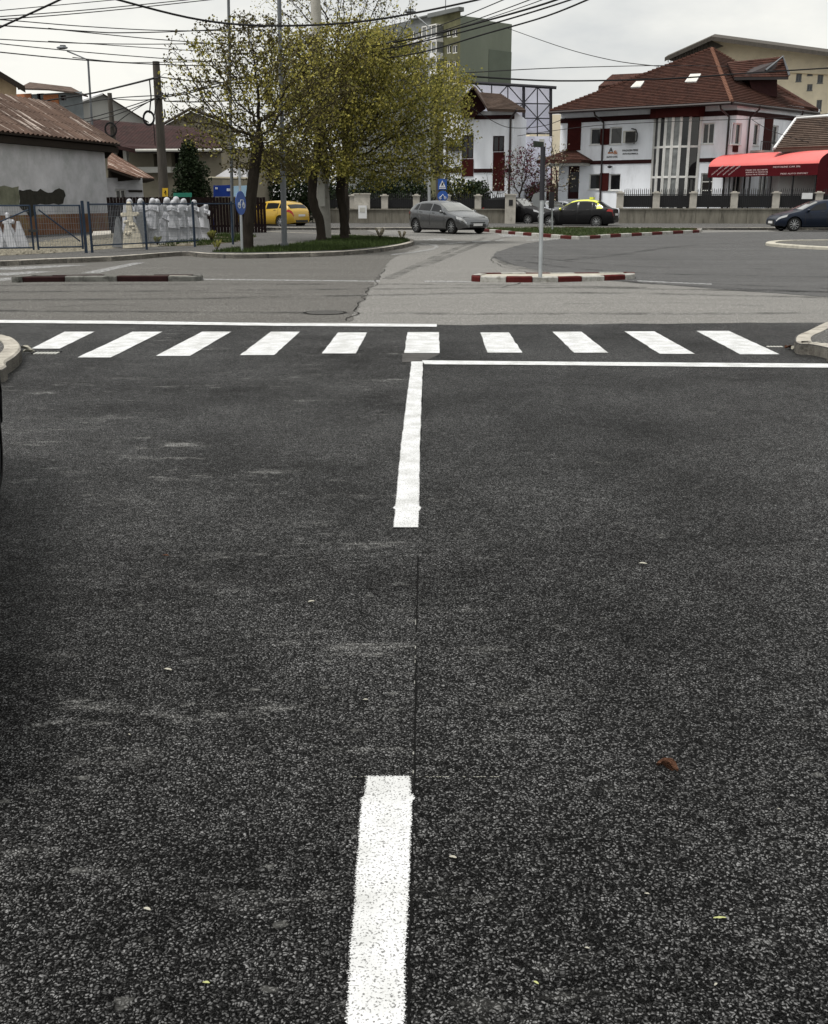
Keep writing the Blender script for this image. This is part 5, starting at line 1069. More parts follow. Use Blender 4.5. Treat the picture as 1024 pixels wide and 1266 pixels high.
        for wx in p['wx']:
            w_ = MB(); cx, cy = X(wx), side*(W-.115)
            rs = [(RW-.06, -.10), (RW-.01, -.085), (RW, -.05), (RW, .05), (RW-.01, .085), (RW-.06, .10), (RW-.10, .10)]; nn = 28; vs = [(cx+r*math.cos(2*math.pi*i/nn), cy+side*o, RW+r*math.sin(2*math.pi*i/nn)) for i in range(nn) for r, o in rs]
            m_ = len(rs); w_.add(vs, [(i*m_+j, ((i+1) % nn)*m_+j, ((i+1) % nn)*m_+j+1, i*m_+j+1) for i in range(nn) for j in range(m_-1)]); wo = nob(w_, 'wheel', 'tyre', None, 40)
            r_ = MB(); R = RW-.10; vs = [(cx+R*math.cos(2*math.pi*i/nn), cy+side*.04, RW+R*math.sin(2*math.pi*i/nn)) for i in range(nn)]; r_.add(vs, [tuple(range(nn))], 1)
            for i in range(5):
                a = 2*math.pi*i/5+.3
                for da in (-.16, .16):
                    a1, a2 = a+da*1.0, a+da*2.0; pr_ = [(.05, a1-.25), (.05, a1+.25), (R+.02, a2+.085), (R+.02, a2-.085)]
                    r_.add([(cx+r*math.cos(q_), cy+side*(.085 if r < .1 else .075), RW+r*math.sin(q_)) for r, q_ in pr_], [(0, 1, 2, 3)], 0)
            vs = [(cx+r*math.cos(2*math.pi*i/nn), cy+side*.09, RW+r*math.sin(2*math.pi*i/nn)) for i in range(nn) for r in (R-.01, R+.035)]; r_.add(vs, [(i*2, ((i+1) % nn)*2, ((i+1) % nn)*2+1, i*2+1) for i in range(nn)], 0)
            r_.ell((cx, cy+side*.085, RW), (.055, .012, .055), 8, 4, 0); _loc(r_, 'rim', ['rim', 'underbody'], wo, None)
    q = MB(); q.box(X(Lc-.25), X(.25), -W+.26, W-.26, .22, .75); q.box(X(Lc-.8), X(.8), -W+.05, W-.05, .17, .205); nob(q, 'underbody', 'underbody')
    q = MB(); q.box(X(0)-.01, X(0)+.008, -.46, .46, .30, .44); q.box(X(0)-.01, X(0)+.006, -.42, .42, .47, .52); nob(q, 'grille', 'trim')
    if plate:
        q = MB(); q.box(X(0)+.008, X(0)+.022, -.26, .26, .36, .47); nob(q, 'number_plate', 'plate'); q = MB(); zz_ = sec(Lc-.02)[5][1]-.22; q.box(X(Lc)-.03, X(Lc)+.0, -.26, .26, .62 if kind != 'sedan' else .66, .73 if kind != 'sedan' else .77); nob(q, 'number_plate', 'plate')
    q = MB(); q.box(X(Lc)-.012, X(Lc)+.01, -.5, .5, .31, .43); nob(q, 'bumper_insert', 'trim')
    if taxi:
        q = MB(); q.box(X(3.05), X(2.85), -.2, .2, 1.52, 1.63); nob(q, 'roof_light', 'taxi_yellow')
    return t
def _loc(mb, nm, m, par, smo):
    class Z: location = Vector((0, 0, 0))
    o = mb.build(nm, m, None, smo); o.parent = par; return o
def hd(a): return math.radians(a)
c = P(554, 288, 50.5); make_car('hatch', 'parked_car', 'dark grey hatchback turning out of the side street beside the blue crossing signs', (c.x, c.y, 0), hd(-53), 'car_grey')
c = P(352, 280, 60.5); make_car('hatch', 'parked_car', 'yellow hatchback seen from behind between the tree trunks', (c.x-.7, c.y+.5, 0), hd(180-35), 'car_yellow')
c = P(714, 279, 61); make_car('sedan', 'taxi_car', 'black taxi sedan with lime yellow roof behind the grass median', (c.x, c.y, 0), hd(180-24), 'car_black', 'taxi_yellow', taxi=True)
c = P(1006, 284, 54); make_car('hatch', 'parked_car', 'dark blue hatchback cut off by the right edge below the red awning', (c.x, c.y, 0), hd(182), 'car_blue', scale=1.03)
c = P(640, 275, 66); make_car('suv', 'parked_car', 'black tall car poking out of the driveway gate', (c.x+.1, c.y+1.6, 0), hd(-38), 'car_black')
c = P(680, 275, 76); make_car('hatch', 'parked_car', 'silver car parked in the yard just right of the black tall car', (c.x, c.y, 0), hd(-60), 'car_silver')
c = P(706, 275, 80); make_car('hatch', 'parked_car', 'silver car parked in the yard behind the black taxi', (c.x, c.y, 0), hd(-50), 'car_silver')
make_car('hatch', 'parked_car', 'black car at the left edge, only its corner in view', (-2.625, 3.70, 0), hd(105), 'car_black', folded=True)

# ------------------------------------------------------------------ blue wire fence and gate
FZ = .115
g0, g1, g2 = G(-150, 318, FZ), G(110, 312.5, FZ), G(300, 301.5, FZ)
def pole(mb, p, h, r, n=8, mi=0): mb.tube([(p.x, p.y, FZ-.05), (p.x, p.y, FZ+h)], r, n, mi)
FA = Fac(g0, g1); FB = Fac(g1, g2); HF = P(110, 254, g1.y).z-FZ
def wires(fac, u0, u1, z0, z1, step=.06, rad=.0032):
    q = MB(); n = int((u1-u0)/step)
    for i in range(1, n): u = u0+(u1-u0)*i/n; fac.box(q, u-rad, u+rad, z0, z1, -rad, rad)
    for i in range(8): z = z0+(z1-z0)*i/7; fac.box(q, u0, u1, z-rad, z+rad, .0035, .0035+rad*2)
    return q
gt_ = thing('wire_gate', 'double leaf blue wire gate with diagonal braces in front of the grey barn', 'gate', FA.pt(FA.len*.6, FZ))
um = FA.uz(42, 280)[0]; ue = FA.len
for (a, b, br) in ((0.2, um-.06, [(um-.1, HF-.1), (um-2.2, .25)]), (um+.06, ue-.14, [(um+.15, HF-.1), (ue-.2, .3)])):
    q = MB(); 
    for z in (FZ+.16, FZ+HF): q.tube([FA.pt(a, z), FA.pt(b, z)], .022, 6)
    for u in (a, b): q.tube([FA.pt(u, FZ+.1), FA.pt(u, FZ+HF+.02)], .026, 6)
    if br: q.tube([FA.pt(br[0][0], FZ+br[0][1], .02), FA.pt(br[1][0], FZ+br[1][1], .02)], .02, 6)
    q.build('gate_leaf', 'blue_steel', gt_); wires(FA, a, b, FZ+.16, FZ+HF).build('mesh_panel', 'wire', gt_)
q = MB(); q.box(*(lambda p: (p.x-.12, p.x+.12, p.y-.09, p.y-.05))(FA.pt(um, 0)), FZ+.55, FZ+.62); q.build('latch', 'trim', gt_)
q = MB(); FA.box(q, ue-.10, ue-.03, FZ-.1, FZ+HF+.12, -.035, .035); q.build('post', 'blue_steel', gt_)
wf = thing('wire_fence', 'blue wire mesh fence in front of the marble gravestones', 'fence', FB.pt(FB.len/2, FZ))
q = MB(); q.tube([FB.pt(.1, FZ+HF+.03), FB.pt(FB.len, FZ+HF+.03)], .022, 6); q.tube([FB.pt(.1, FZ+.18), FB.pt(FB.uz(245, 290)[0], FZ+.18)], .02, 6); q.build('rail', 'blue_steel', wf)
for px in (112, 180, 240, 287.5): u = FB.uz(px, 285)[0]; q = MB(); q.tube([FB.pt(u, FZ-.05), FB.pt(u, FZ+HF+.1)], .035, 6); q.build('post', 'blue_steel', wf)
wires(FB, .1, FB.uz(243, 285)[0], FZ+.18, FZ+HF).build('mesh_panel', 'wire', wf)

# ------------------------------------------------------------------ gravestones and statues
def stone(name, label, px, base, top, kind, wpx, m='marble', lean=0, turn=0, dd=None):
    g = G(px, base, .13) if dd is None else P(px, base, dd); gz = g.z; h = P(px, top, g.y).z-gz; w_ = wpx/F*g.y; t = thing(name, label, 'gravestone', (g.x, g.y, gz), 'marble gravestones behind the blue wire fence'); t.rotation_euler = (math.radians(-5), math.radians(lean), math.radians(turn))
    b = MB()
    def slabshape(pts, d=.12, y=0, mi=0):
        b.slab([(x*w_, y-d/2, z*h) for x, z in pts], (0, d, 0), mi)
    def bust(cx, cz, s, y=-.02):
        b.ell((cx*w_, y, cz*h+.10*s), (.055*s, .06*s, .075*s), 10, 8); b.ell((cx*w_, y+.01, cz*h+.11*s), (.075*s, .075*s, .085*s), 9, 6); b.ell((cx*w_, y, cz*h-.06*s), (.14*s, .09*s, .12*s), 10, 7); b.ell((cx*w_-.07*s, y-.06, cz*h-.06*s), (.035*s, .08*s, .035*s), 6, 5); b.ell((cx*w_+.07*s, y-.06, cz*h-.06*s), (.035*s, .08*s, .035*s), 6, 5)
    def figure(cx, z0, z1, wd, y=0, seed=0):           # draped figure with folds, bowed head, hair, arms and raised wings
        H = z1-z0; n = 22; ring = [(.50, 0), (.47, .10), (.40, .28), (.33, .46), (.30, .56), (.36, .66), (.40, .73), (.30, .79), (.13, .83), (.10, .86)]
        vs = []
        for r, z in ring:
            for q_ in range(n):
                a = 2*math.pi*q_/n; f = 1+.13*math.sin(a*6+seed+z*2.2)*(1-z)+.05*math.sin(a*11+seed*2); vs.append((cx+r*wd*f*math.cos(a)+.06*wd*math.sin(z*4+seed), y+.62*r*wd*f*math.sin(a), z0+z*H))
        b.add(vs, [(i*n+q_, i*n+(q_+1) % n, (i+1)*n+(q_+1) % n, (i+1)*n+q_) for i in range(len(ring)-1) for q_ in range(n)])
        hs = .085*H if H > 1 else .105*H; hx = cx+.06*wd*math.sin(4+seed); b.ell((hx, y-.02, z0+.91*H), (hs*.75, hs*.85, hs), 12, 9); b.ell((hx, y+.02, z0+.925*H), (hs*1.02, hs*.9, hs*1.02), 12, 8); b.ell((hx-hs*.7, y+.03, z0+.85*H), (hs*.45, hs*.5, hs*1.1), 8, 6); b.ell((hx+hs*.7, y+.03, z0+.85*H), (hs*.45, hs*.5, hs*1.1), 8, 6)
        for sd in (-1, 1): b.tube([(cx+sd*.36*wd, y-.01, z0+.73*H), (cx+sd*.44*wd, y-.22*wd, z0+.57*H), (cx+sd*.06*wd, y-.42*wd, z0+.64*H)], [.105*wd, .10*wd, .06*wd], 8)
    if kind == 'angel':      # tapering slab whose upper half is a praying draped figure
        sd_ = px*1.7; slabshape([(-.46, 0), (.46, 0), (.42, .12), (.30, .45), (.22, .60), (-.22, .60), (-.30, .45), (-.42, .12)]); slabshape([(-.30, .06), (.30, .06), (.20, .42), (-.20, .42)], .03, -.075)
        figure(0, .34*h, h, w_*.62, -.04, sd_)
        for sg in (-1, 1):
            pts = [(sg*.12*w_, .05, .62*h), (sg*.34*w_, .08, .60*h), (sg*.46*w_, .09, .74*h), (sg*.42*w_, .08, .90*h), (sg*.26*w_, .06, .84*h)]
            if int(px) % 3: b.slab(pts, (0, .04, 0))
    elif kind == 'robed':    # standing robed figure
        figure(0, .03*h, h, w_*.85, 0, px)
        b.box(-.5*w_, .5*w_, -.16, .16, -.02, .05*h)
    elif kind == 'cross':
        slabshape([(-.5, 0), (.5, 0), (.40, .35), (.20, .58), (-.20, .58), (-.40, .35)], .14); b.box(-.09*w_-.02, .09*w_+.02, -.05, .05, .5*h, h); b.box(-.36*w_, .36*w_, -.052, .052, .72*h, .72*h+.11)
        for a, z in ((0, 1), (-.36, .76), (.36, .76)): b.ell((a*w_, 0, z*h), (.07, .055, .07), 7, 5)
        for i in range(9): b.ell(((random.random()-.5)*.5*w_, -.07, random.uniform(.3, .66)*h), (.055, .04, .05), 6, 4)
    elif kind == 'wing':     # curved half slab with a point, like a swept wing
        slabshape([(-.5, 0), (.5, 0), (.40, .30), (.22, .62), (.02, .90), (-.06, 1.0), (-.16, .86), (-.32, .50), (-.44, .2)], .12)
    elif kind == 'spike':
        slabshape([(-.5, 0), (.5, 0), (-.05, 1.0), (-.22, .98)], .10)
    elif kind == 'slab':
        slabshape([(-.5, 0), (.5, 0), (.46, .6), (.34, .86), (.12, 1.0), (-.12, 1.0), (-.34, .86), (-.46, .6)], .14)
    o = b.build('stone', m, None, 45); o.parent = t
    if dd:
        k = MB(); k.box(-.25, .25, -.25, .25, -gz, 0); k.box(-.32, .32, -.32, .32, -.12, .02); o = k.build('pedestal', 'pillar'); o.parent = t
    if kind in ('angel', 'slab'):
        k = MB(); k.box(-.54*w_, .54*w_, -.14, .14, -.04, .06); o = k.build('plinth', m); o.parent = t
    return t
SP_ = [
 (147, 306, 268, 'wing', 17, 'marble', 0, -30, 'dark grey shaded wing shaped gravestone at the left end of the marble row', 'granite'),  # granite grey puts the shade on this marble stone into its colour
 (156, 305.5, 252, 'slab', 15, 'marble', 0, -60, 'narrow grey white slab just right of the dark wing stone', None),
 (165, 306.5, 252, 'cross', 24, 'marble_warm', -3, 0, 'cream cross gravestone covered in carved roses, nearest the left end of the row', None),
 (163.5, 300, 246.5, 'angel', 20, 'marble', 0, 0, 'white angel bust peering over the cream rose cross', None),
 (177, 302.5, 262, 'slab', 15, 'granite', 0, 10, 'dark granite slab between the cream rose cross and the white figures', None),
 (178, 299, 246, 'angel', 20, 'marble', 0, 10, 'white angel bust above the dark granite slab', None),
 (188, 302, 245.5, 'angel', 27, 'marble', 4, 0, 'large white angel stone with a wide tapering slab, right of the dark granite one', None),
 (200, 301, 252, 'robed', 20, 'marble', 5, 0, 'white robed figure leaning between two angel stones', None),
 (197, 298, 246.5, 'angel', 18, 'marble', 0, 0, 'small white angel bust in the back of the middle group', None),
 (212, 299.5, 247.5, 'angel', 27, 'marble', 6, 5, 'white angel stone leaning to the right in the middle of the row', None),
 (209, 296, 244, 'robed', 16, 'marble', 0, 0, 'slim white robed statue rising behind the middle of the row', None),
 (224, 298.5, 246, 'angel', 25, 'marble', 5, 0, 'bluish white angel stone third from the right end of the row', None),
 (220.5, 295, 243, 'robed', 14, 'marble', 0, 0, 'tallest slim white statue behind the right half of the row', None),
 (238, 297.5, 247.5, 'angel', 25, 'marble', 5, 0, 'bluish white angel stone second from the right end, beside the fence post', None),
 (249.5, 296, 252, 'angel', 23, 'marble', 9, 0, 'white angel stone at the right end of the row, leaning right', None),
 (230, 294.5, 246, 'angel', 16, 'marble', 0, 0, 'small white angel bust at the back near the right end of the row', None)]
for px, b_, t_, k_, w_, m_, le_, tu_, lab, mm_ in SP_: stone('gravestone', lab, px, b_, t_, k_, w_, mm_ or m_, le_, tu_)
stone('gravestone', 'white pointed slab nearest the left edge behind the gate', 1, 307, 275, 'spike', 20, 'marble', 0, 0)
stone('gravestone', 'white pointed slab left of the small cross behind the gate', 13, 307, 273, 'spike', 18, 'marble', 0, 0)
stone('gravestone', 'white pointed slab right of the small cross behind the gate', 28, 306, 273, 'spike', 17, 'marble', -2, 0)
stone('gravestone', 'slim white cross leaning between the pointed slabs behind the gate', 17, 304, 265, 'cross', 13, 'marble', -8, 0)
stone('garden_statue', 'white statue standing behind the garden fence above the yellow car', 376.5, 241, 216, 'robed', 11, 'marble', 0, 0, 76)
for o_ in bpy.data.objects:
    if o_.name.startswith('garden_statue'): o_['category'] = 'statue'; del o_['group']
q = MB(); a = P(108, 300, 46); pts = [(-12.6, 41.5), (-11.8, 41.6), (-11.7, 43), (-12.6, 43)]
tag((lambda m_: (m_.prism([tuple(G(x, y, .12)[:2]) for x, y in ((114, 297), (137, 295), (138, 290), (116, 291))], .1, .28), m_.build('concrete_block', 'pillar'))[1])(q), 'low pale concrete block at the barn corner behind the fence', 'block')

# ------------------------------------------------------------------ poles, lamps, signs
def vpole(x0, y0, x1, y1, z=.12): # base pixel, top pixel at same distance
    g = G(x0, y0, z); return g, P(x1, y1, g.y)
up = thing('utility_pole', 'pale concrete utility pole between the two right hand tree trunks', 'utility pole', G(401, 296, .12))
a, b = vpole(401, 296, 388, -60); n = 10; q = MB(); q.tube([a, a.lerp(b, .33), a.lerp(b, .66), b], [.26, .22, .185, .15], 12); q.build('shaft', 'pole', up, smooth=50)
q = MB()
for z in (.20, .22): p_ = a.lerp(b, z); q.tube([p_-Vector((0, 0, .03)), p_+Vector((0, 0, .03))], .25, 12)
q.build('strap', 'galv', up)
q = MB(); p_ = a.lerp(b, .22); q.box(p_.x-.10, p_.x+.12, p_.y-.52, p_.y-.28, p_.z-.9, p_.z+.1); q.build('cable_duct', 'off_white', up)
mp_ = thing('metal_pole', 'tall dark steel pole standing at the kerb in the grass', 'pole', G(352, 305.5, .12)); a, b = vpole(352, 305.5, 344, -60); q = MB(); q.tube([a, a.lerp(b, .38)], .085, 10); q.tube([a.lerp(b, .38), b], .06, 10); q.build('shaft', 'pole_grey', mp_, smooth=50); q = MB(); q.tube([a, a+Vector((0, 0, .12))], .12, 10); q.build('base', 'pole_grey', mp_)
tp = thing('metal_pole', 'thin tall pole behind the left tree trunk reaching out of the picture', 'pole', G(288, 297, .12)); a, b = vpole(288, 297, 281.5, -60); q = MB(); q.tube([a, b], [.06, .045], 8); q.build('shaft', 'pole_grey', tp, smooth=50)
dpz = G(206, 292, .12); dpo = thing('utility_pole', 'old dark utility pole with a yellow plate behind the maroon fence', 'utility pole', (P(205, 240, 48).x, 48, 0)); a, b = P(206, 292, 48), P(193, 76, 48); q = MB(); q.tube([a, b], [.24, .15], 12); q.build('shaft', 'pole_dark', dpo, smooth=50)
q = MB(); q.slab([P(200.8, 232.5, 47.7), P(207.8, 232.5, 47.7), P(207.8, 243, 47.7), P(200.8, 243, 47.7)], (0, .02, 0)); yp = q.build('warning_plate', 'yellow', dpo); q = MB(); q.slab([P(204, 234.5, 47.68), P(206, 237.5, 47.68), P(204.6, 238, 47.68), P(205.2, 241, 47.68), P(202.8, 237.8, 47.68), P(204, 237.2, 47.68)], (0, .01, 0)); sub(q, 'bolt_mark', 'black_letter', yp, dpo)
q = MB(); 
for y, l in ((118, 8), (122, 6)): q.tube([P(192, y, 47.8), P(200+l, y, 47.8)], .035, 5)
for x in (201, 205, 208): q.tube([P(x, 118, 47.8), P(x, 114.5, 47.8)], .03, 5)
q.tube([P(186, 98, 47.8), P(196, 96, 47.8)], .025, 5); q.build('bracket', 'truss', dpo)
q = MB()
for r_ in (.22, .25, .20): q.tube([P(184, 146, 47.6)+Vector((r_*math.cos(t_), .02*math.sin(3*t_), r_*1.2*math.sin(t_))) for t_ in [j*math.pi/9 for j in range(19)]], .02, 5)
q.tube([P(185, 98, 47.7), P(187, 120, 47.7), P(185, 140, 47.7)], .03, 5); q.tube([P(196, 118, 47.7), P(192, 135, 47.7), P(190, 150, 47.7), P(192, 180, 47.7)], .02, 5); q.tube([P(203, 135, 47.7), P(204.5, 142, 47.7), P(202, 148, 47.7)], .03, 5); q.build('cable_coil', 'cable', dpo)
sp2 = thing('utility_pole', 'short slim dark pole with a cable coil beyond the barn roof', 'utility pole', (P(136, 200, 60).x, 60, 0)); q = MB(); b = P(135.5, 115, 60); q.tube([(b.x+.05, 60, 0), b], [.16, .12], 9); q.build('shaft', 'pole_dark', sp2); q = MB(); q.tube([P(137, 160, 59.8)+Vector((.3*math.cos(t_), 0, .34*math.sin(t_))) for t_ in [j*math.pi/8 for j in range(17)]], .05, 5); q.build('cable_coil', 'cable', sp2)
def lamp(label, base, top, elbow, head, d, m='pole_grey'):
    t = thing('street_lamp', label, 'street lamp', (P(base[0], base[1], d).x, d, 0)); q = MB(); tp_ = P(*elbow, d); bx_ = P(*base, d); q.tube([(bx_.x, d, 0), tp_, P(head[0]+6, head[1]+4, d)], [.09, .06, .045], 8); q.build('shaft', m, t)
    q = MB(); h = P(*head, d); q.ell(h, (.34, .16, .09), 10, 6); q.box(h.x-.1, h.x+.2, d-.08, d+.08, h.z, h.z+.14); q.build('lamp_head', 'pole_grey', t); return t
lamp('slim street lamp standing against the sky beyond the rusty barn roof', (115, 200), None, (109, 74), (77, 59), 66)
lamp('street lamp rising above the tree in front of the green apartment block', (531, 255), None, (530, 33), (507, 14.5), 62, 'galv')
# blue crossing signs on the pole right of the trees
def disc(mb, c, r, th=.02, n=28, mi=0, y=0, ax='x'):
    vs = [(c.x+r*math.cos(2*math.pi*i/n), c.y+y, c.z+r*math.sin(2*math.pi*i/n)) for i in range(n)]; mb.slab(vs, (0, th, 0), mi)
d_ = 64; ps = thing('signed_pole', 'brown grey pole carrying a square and a round blue sign behind the grey hatchback', 'sign pole', (P(545, 270, d_).x, d_, .12)); q = MB(); a, b = P(543.5, 277, d_), P(539.5, 150, d_); q.tube([a, b], [.16, .12], 10); q.build('shaft', 'pole_dark', ps)
q = MB()
for r_ in (.35, .40, .44): q.tube([P(540, 200, d_-.2)+Vector((r_*.8*math.cos(t_), 0, r_*math.sin(t_))) for t_ in [j*math.pi/8 for j in range(17)]], .03, 5)
q.build('cable_coil', 'cable', ps)
q = MB(); q.slab([P(541.5, 221, d_-.25), P(552.5, 221, d_-.25), P(552.5, 234.5, d_-.25), P(541.5, 234.5, d_-.25)], (0, .02, 0)); s1 = q.build('crossing_sign', 'sign_blue', ps)
q = MB(); q.slab([P(547, 223, d_-.27), P(551, 231.5, d_-.27), P(543, 231.5, d_-.27)], (0, .01, 0)); sub(q, 'triangle', 'sign_white', s1, ps); q = MB(); q.slab([P(546.4, 225.5, d_-.28), P(547.6, 225.5, d_-.28), P(548.5, 230.8, d_-.28), P(547, 228.5, d_-.28), P(545.5, 230.8, d_-.28)], (0, .006, 0)); sub(q, 'walking_mark', 'black_letter', s1, ps); q = MB(); q.slab([P(543, 232.3, d_-.27), P(551.5, 232.3, d_-.27), P(551.5, 233.2, d_-.27), P(543, 233.2, d_-.27)], (0, .01, 0)); sub(q, 'bar', 'sign_white', s1, ps)
q = MB(); c = P(547.5, 242.5, d_-.25); disc(q, c, .31); s2 = q.build('round_sign', 'sign_blue', ps); q = MB(); q.tube([c+Vector((-.14, -.02, -.08)), c+Vector((0, -.02, .1)), c+Vector((.14, -.02, -.08))], .02, 5)
for s in (-1, 1): q.tube([c+Vector((s*.14+.06*math.cos(t_), -.02, -.1+.06*math.sin(t_))) for t_ in [j*math.pi/5 for j in range(11)]], .013, 4)
sub(q, 'cycle_mark', 'sign_white', s2, ps)
q = MB(); a = P(534, 250, 64.5); q.box(a.x-.45, a.x+.05, 64.3, 64.7, a.z-.25, a.z+.15); 
# cycle path sign by the left trunk, turned nearly edge on
cs = thing('cycle_sign', 'oval looking blue cycle sign on a slim post left of the first tree trunk', 'road sign', G(299.5, 310.5, .12)); a, b = vpole(299.5, 310.5, 296, 208); q = MB(); q.tube([a, b], .035, 8); q.build('post', 'galv', cs)
c = P(298.5, 251, a.y)+Vector((0, -.06, 0)); an = math.radians(73); ax = Vector((math.cos(an), math.sin(an), 0)); nn_ = Vector((-ax.y, ax.x, 0)); nn_ = nn_ if nn_.y < 0 else -nn_
q = MB(); q.slab([c+ax*(.31*math.cos(2*math.pi*i/28))+Vector((0, 0, .31*math.sin(2*math.pi*i/28))) for i in range(28)], nn_*-.015); s_ = q.build('disc', 'sign_blue', cs)
q = MB(); o_ = nn_*.012
for s in (-1, 1): q.tube([c+o_+ax*(s*.13+.07*math.cos(t_))+Vector((0, 0, -.06+.07*math.sin(t_))) for t_ in [j*math.pi/5 for j in range(11)]], .014, 4)
q.tube([c+o_-ax*.13+Vector((0, 0, -.06)), c+o_-ax*.04+Vector((0, 0, .08)), c+o_+ax*.10+Vector((0, 0, .08)), c+o_+ax*.13+Vector((0, 0, -.06))], .014, 4); sub(q, 'cycle_mark', 'sign_white', s_, cs)
# street name pole on the kerbed island
sn = thing('street_sign_pole', 'leaning galvanised pole with a street name plate on the kerbed island', 'sign pole', G(668, 343, .115)); a = G(668, 343, .115); b = P(671.5, 183, a.y+.25); q = MB(); q.tube([a, a.lerp(b, .62)], .036, 10); q.build('post', 'galv', sn, smooth=50)
q = MB(); q.tube([a.lerp(b, .60), b+Vector((0, 0, .02))], .045, 10); q.build('upper_post', 'truss', sn, smooth=50)
q = MB(); d2 = b.y; q.slab([P(659.5, 174, d2), P(672.5, 175.5, d2), P(672.5, 182.5, d2), P(659.5, 181.5, d2)], (0, .03, 0)); np_ = q.build('name_plate', 'plate_dark', sn); q = MB(); q.slab([P(661.5, 176, d2-.01), P(663.5, 176.2, d2-.01), P(663.5, 180, d2-.01), P(661.5, 180, d2-.01)], (0, .005, 0)); q.slab([P(665.5, 176.3, d2-.01), P(669.5, 176.8, d2-.01), P(669, 180.4, d2-.01), P(665.7, 180.2, d2-.01)], (0, .005, 0)); sub(q, 'lettering', mat('faded_green', (.03, .04, .03)), np_, sn)
# signs on the median seen from behind
m1 = thing('median_sign', 'grey back of a road sign beside the pole, standing on the median', 'road sign', G(667, 284, .12)); a = G(667, 284, .12); q = MB(); q.tube([a, P(667, 240, a.y)], .035, 7); q.build('post', 'galv', m1); q = MB(); disc(q, P(666.5, 247, a.y-.05), .36, .015, 8); q.build('sign_plate', 'sign_back', m1)
m2 = thing('median_sign', 'black edge on sign with its post on the grass median left of the taxi', 'road sign', G(683, 283.5, .12)); a = G(683, 283.5, .12); q = MB(); q.tube([a, P(682, 238, a.y)], .04, 7); q.build('post', 'galv', m2); c = P(682, 247, a.y-.06); q = MB(); q.box(c.x-.12, c.x+.12, c.y-.12, c.y+.05, c.z-.40, c.z+.36); q.build('sign_plate', 'black_iron', m2)

# ------------------------------------------------------------------ overhead wires
def wire(label, pts, d, r, group='overhead wires'):
    W_ = []
    n = 10
    P_ = [P(x, y, d[0]+(d[1]-d[0])*i/(len(pts)-1)) for i, (x, y) in enumerate(pts)]
    cv = [Vector(v) for v in P_]
    if len(cv) == 2: c2 = [cv[0].lerp(cv[1], i/14)-Vector((0, 0, .012*(cv[0]-cv[1]).length*4*(i/14)*(1-i/14))) for i in range(15)]
    else:
        c2 = []
        for i in range(len(cv)-1):
            p0, p1, p2, p3 = cv[max(i-1, 0)], cv[i], cv[i+1], cv[min(i+2, len(cv)-1)]
            for j in range(6):
                t_ = j/6; c2.append(.5*((2*p1)+(p2-p0)*t_+(2*p0-5*p1+4*p2-p3)*t_*t_+(3*p1-p0-3*p2+p3)*t_**3))
        c2.append(cv[-1])
    q = MB(); q.tube(c2, r, 5); tag(q.build('overhead_wire', 'cable', smooth=60), label, 'wire', group)
wire('thick black cable slanting down to the left across the top left corner', [(-60, 62), (0, 34), (80, -3), (160, -44)], (26, 22), .022)
TL = [([(-80, 21), (0, 13), (150, -1), (260, -12)], .012), ([(-80, 25), (0, 20.5), (110, 12), (230, 0), (320, -10)], .014), ([(-80, 27), (0, 24), (130, 13.5), (275, -2), (380, -14)], .014),
      ([(-40, 22), (10, 25), (110, 33), (215, 38), (330, 37)], .014), ([(-40, 30), (6, 32), (110, 39), (150, 40.5), (230, 38.5), (330, 33)], .017), ([(60, 35), (110, 40.5), (205, 49.5), (330, 58)], .014),
      ([(-40, 45), (0, 48.5), (100, 53.5), (205, 54.5), (320, 52)], .014), ([(60, 51), (110, 54), (205, 60.5), (330, 68)], .012), ([(-40, 49), (0, 54), (100, 64), (205, 72.5), (320, 80)], .014), ([(-40, 60), (0, 64.5), (100, 74), (205, 80), (300, 82)], .017), ([(90, 71), (150, 77), (195, 77), (300, 76)], .012)]
for i, (p_, r) in enumerate(TL): wire('thin black cable, %s from the top of the bundle crossing the upper left sky' % ORD[i], p_, (30, 40), r, 'thin cables crossing the upper left sky')
wire('thick black cable sagging across the tree tops along the top of the photo', [(90, -18), (143, -1), (250, 25), (345, 32), (460, 25), (590, 0), (660, -20)], (20, 26), .021)
wire('thick cable running up to the dark utility pole from the slim street lamp', [(35, 128), (110, 116), (150, 107), (190, 97)], (66, 47.6), .045)
for i, p_ in enumerate(([(80, 132), (136, 122), (196, 118)], [(60, 150), (110, 146), (196, 120)], [(100, 152), (140, 143), (196, 121)], [(136, 122), (170, 124), (196, 122)], [(137, 158), (160, 140), (196, 119)])): wire('low thin cable, %s of those meeting at the dark utility pole from the left' % ORD[i], p_, (60, 47.7), .022, 'low cables at the dark utility pole')
for i, p_ in enumerate(([(196, 119), (230, 114), (262, 105), (330, 90)], [(196, 121), (230, 116), (262, 108), (330, 95)], [(204, 125), (240, 126), (300, 124)], [(196, 95), (240, 100), (320, 104)])): wire('cable, %s of those leaving the dark utility pole into the left tree' % ORD[i], p_, (47.7, 38), .024, 'cables from the dark pole into the tree')
TR = [([(440, 66), (540, 33), (622, 0), (670, -22)], .014), ([(440, 72), (560, 34), (652, 1), (700, -20)], .014), ([(440, 77), (570, 34), (662, 3), (720, -22)], .012), ([(430, 62), (520, 46), (600, 26), (676, 4), (740, -20)], .027), ([(430, 70), (520, 52), (600, 32), (690, 5), (760, -20)], .022), ([(440, 77), (520, 65), (600, 42), (676, 20), (740, -6)], .022)]
for i, (p_, r) in enumerate(TR): wire('black cable, %s from the top of the fan crossing in front of the apartment block' % ORD[i], p_, (38, 26), r, 'cables fanning out before the apartment block')
wire('thin straight cable from the tree towards the office roof, upper of two', [(575, 90), (690, 84), (820, 81), (900, 82)], (45, 76), .02)
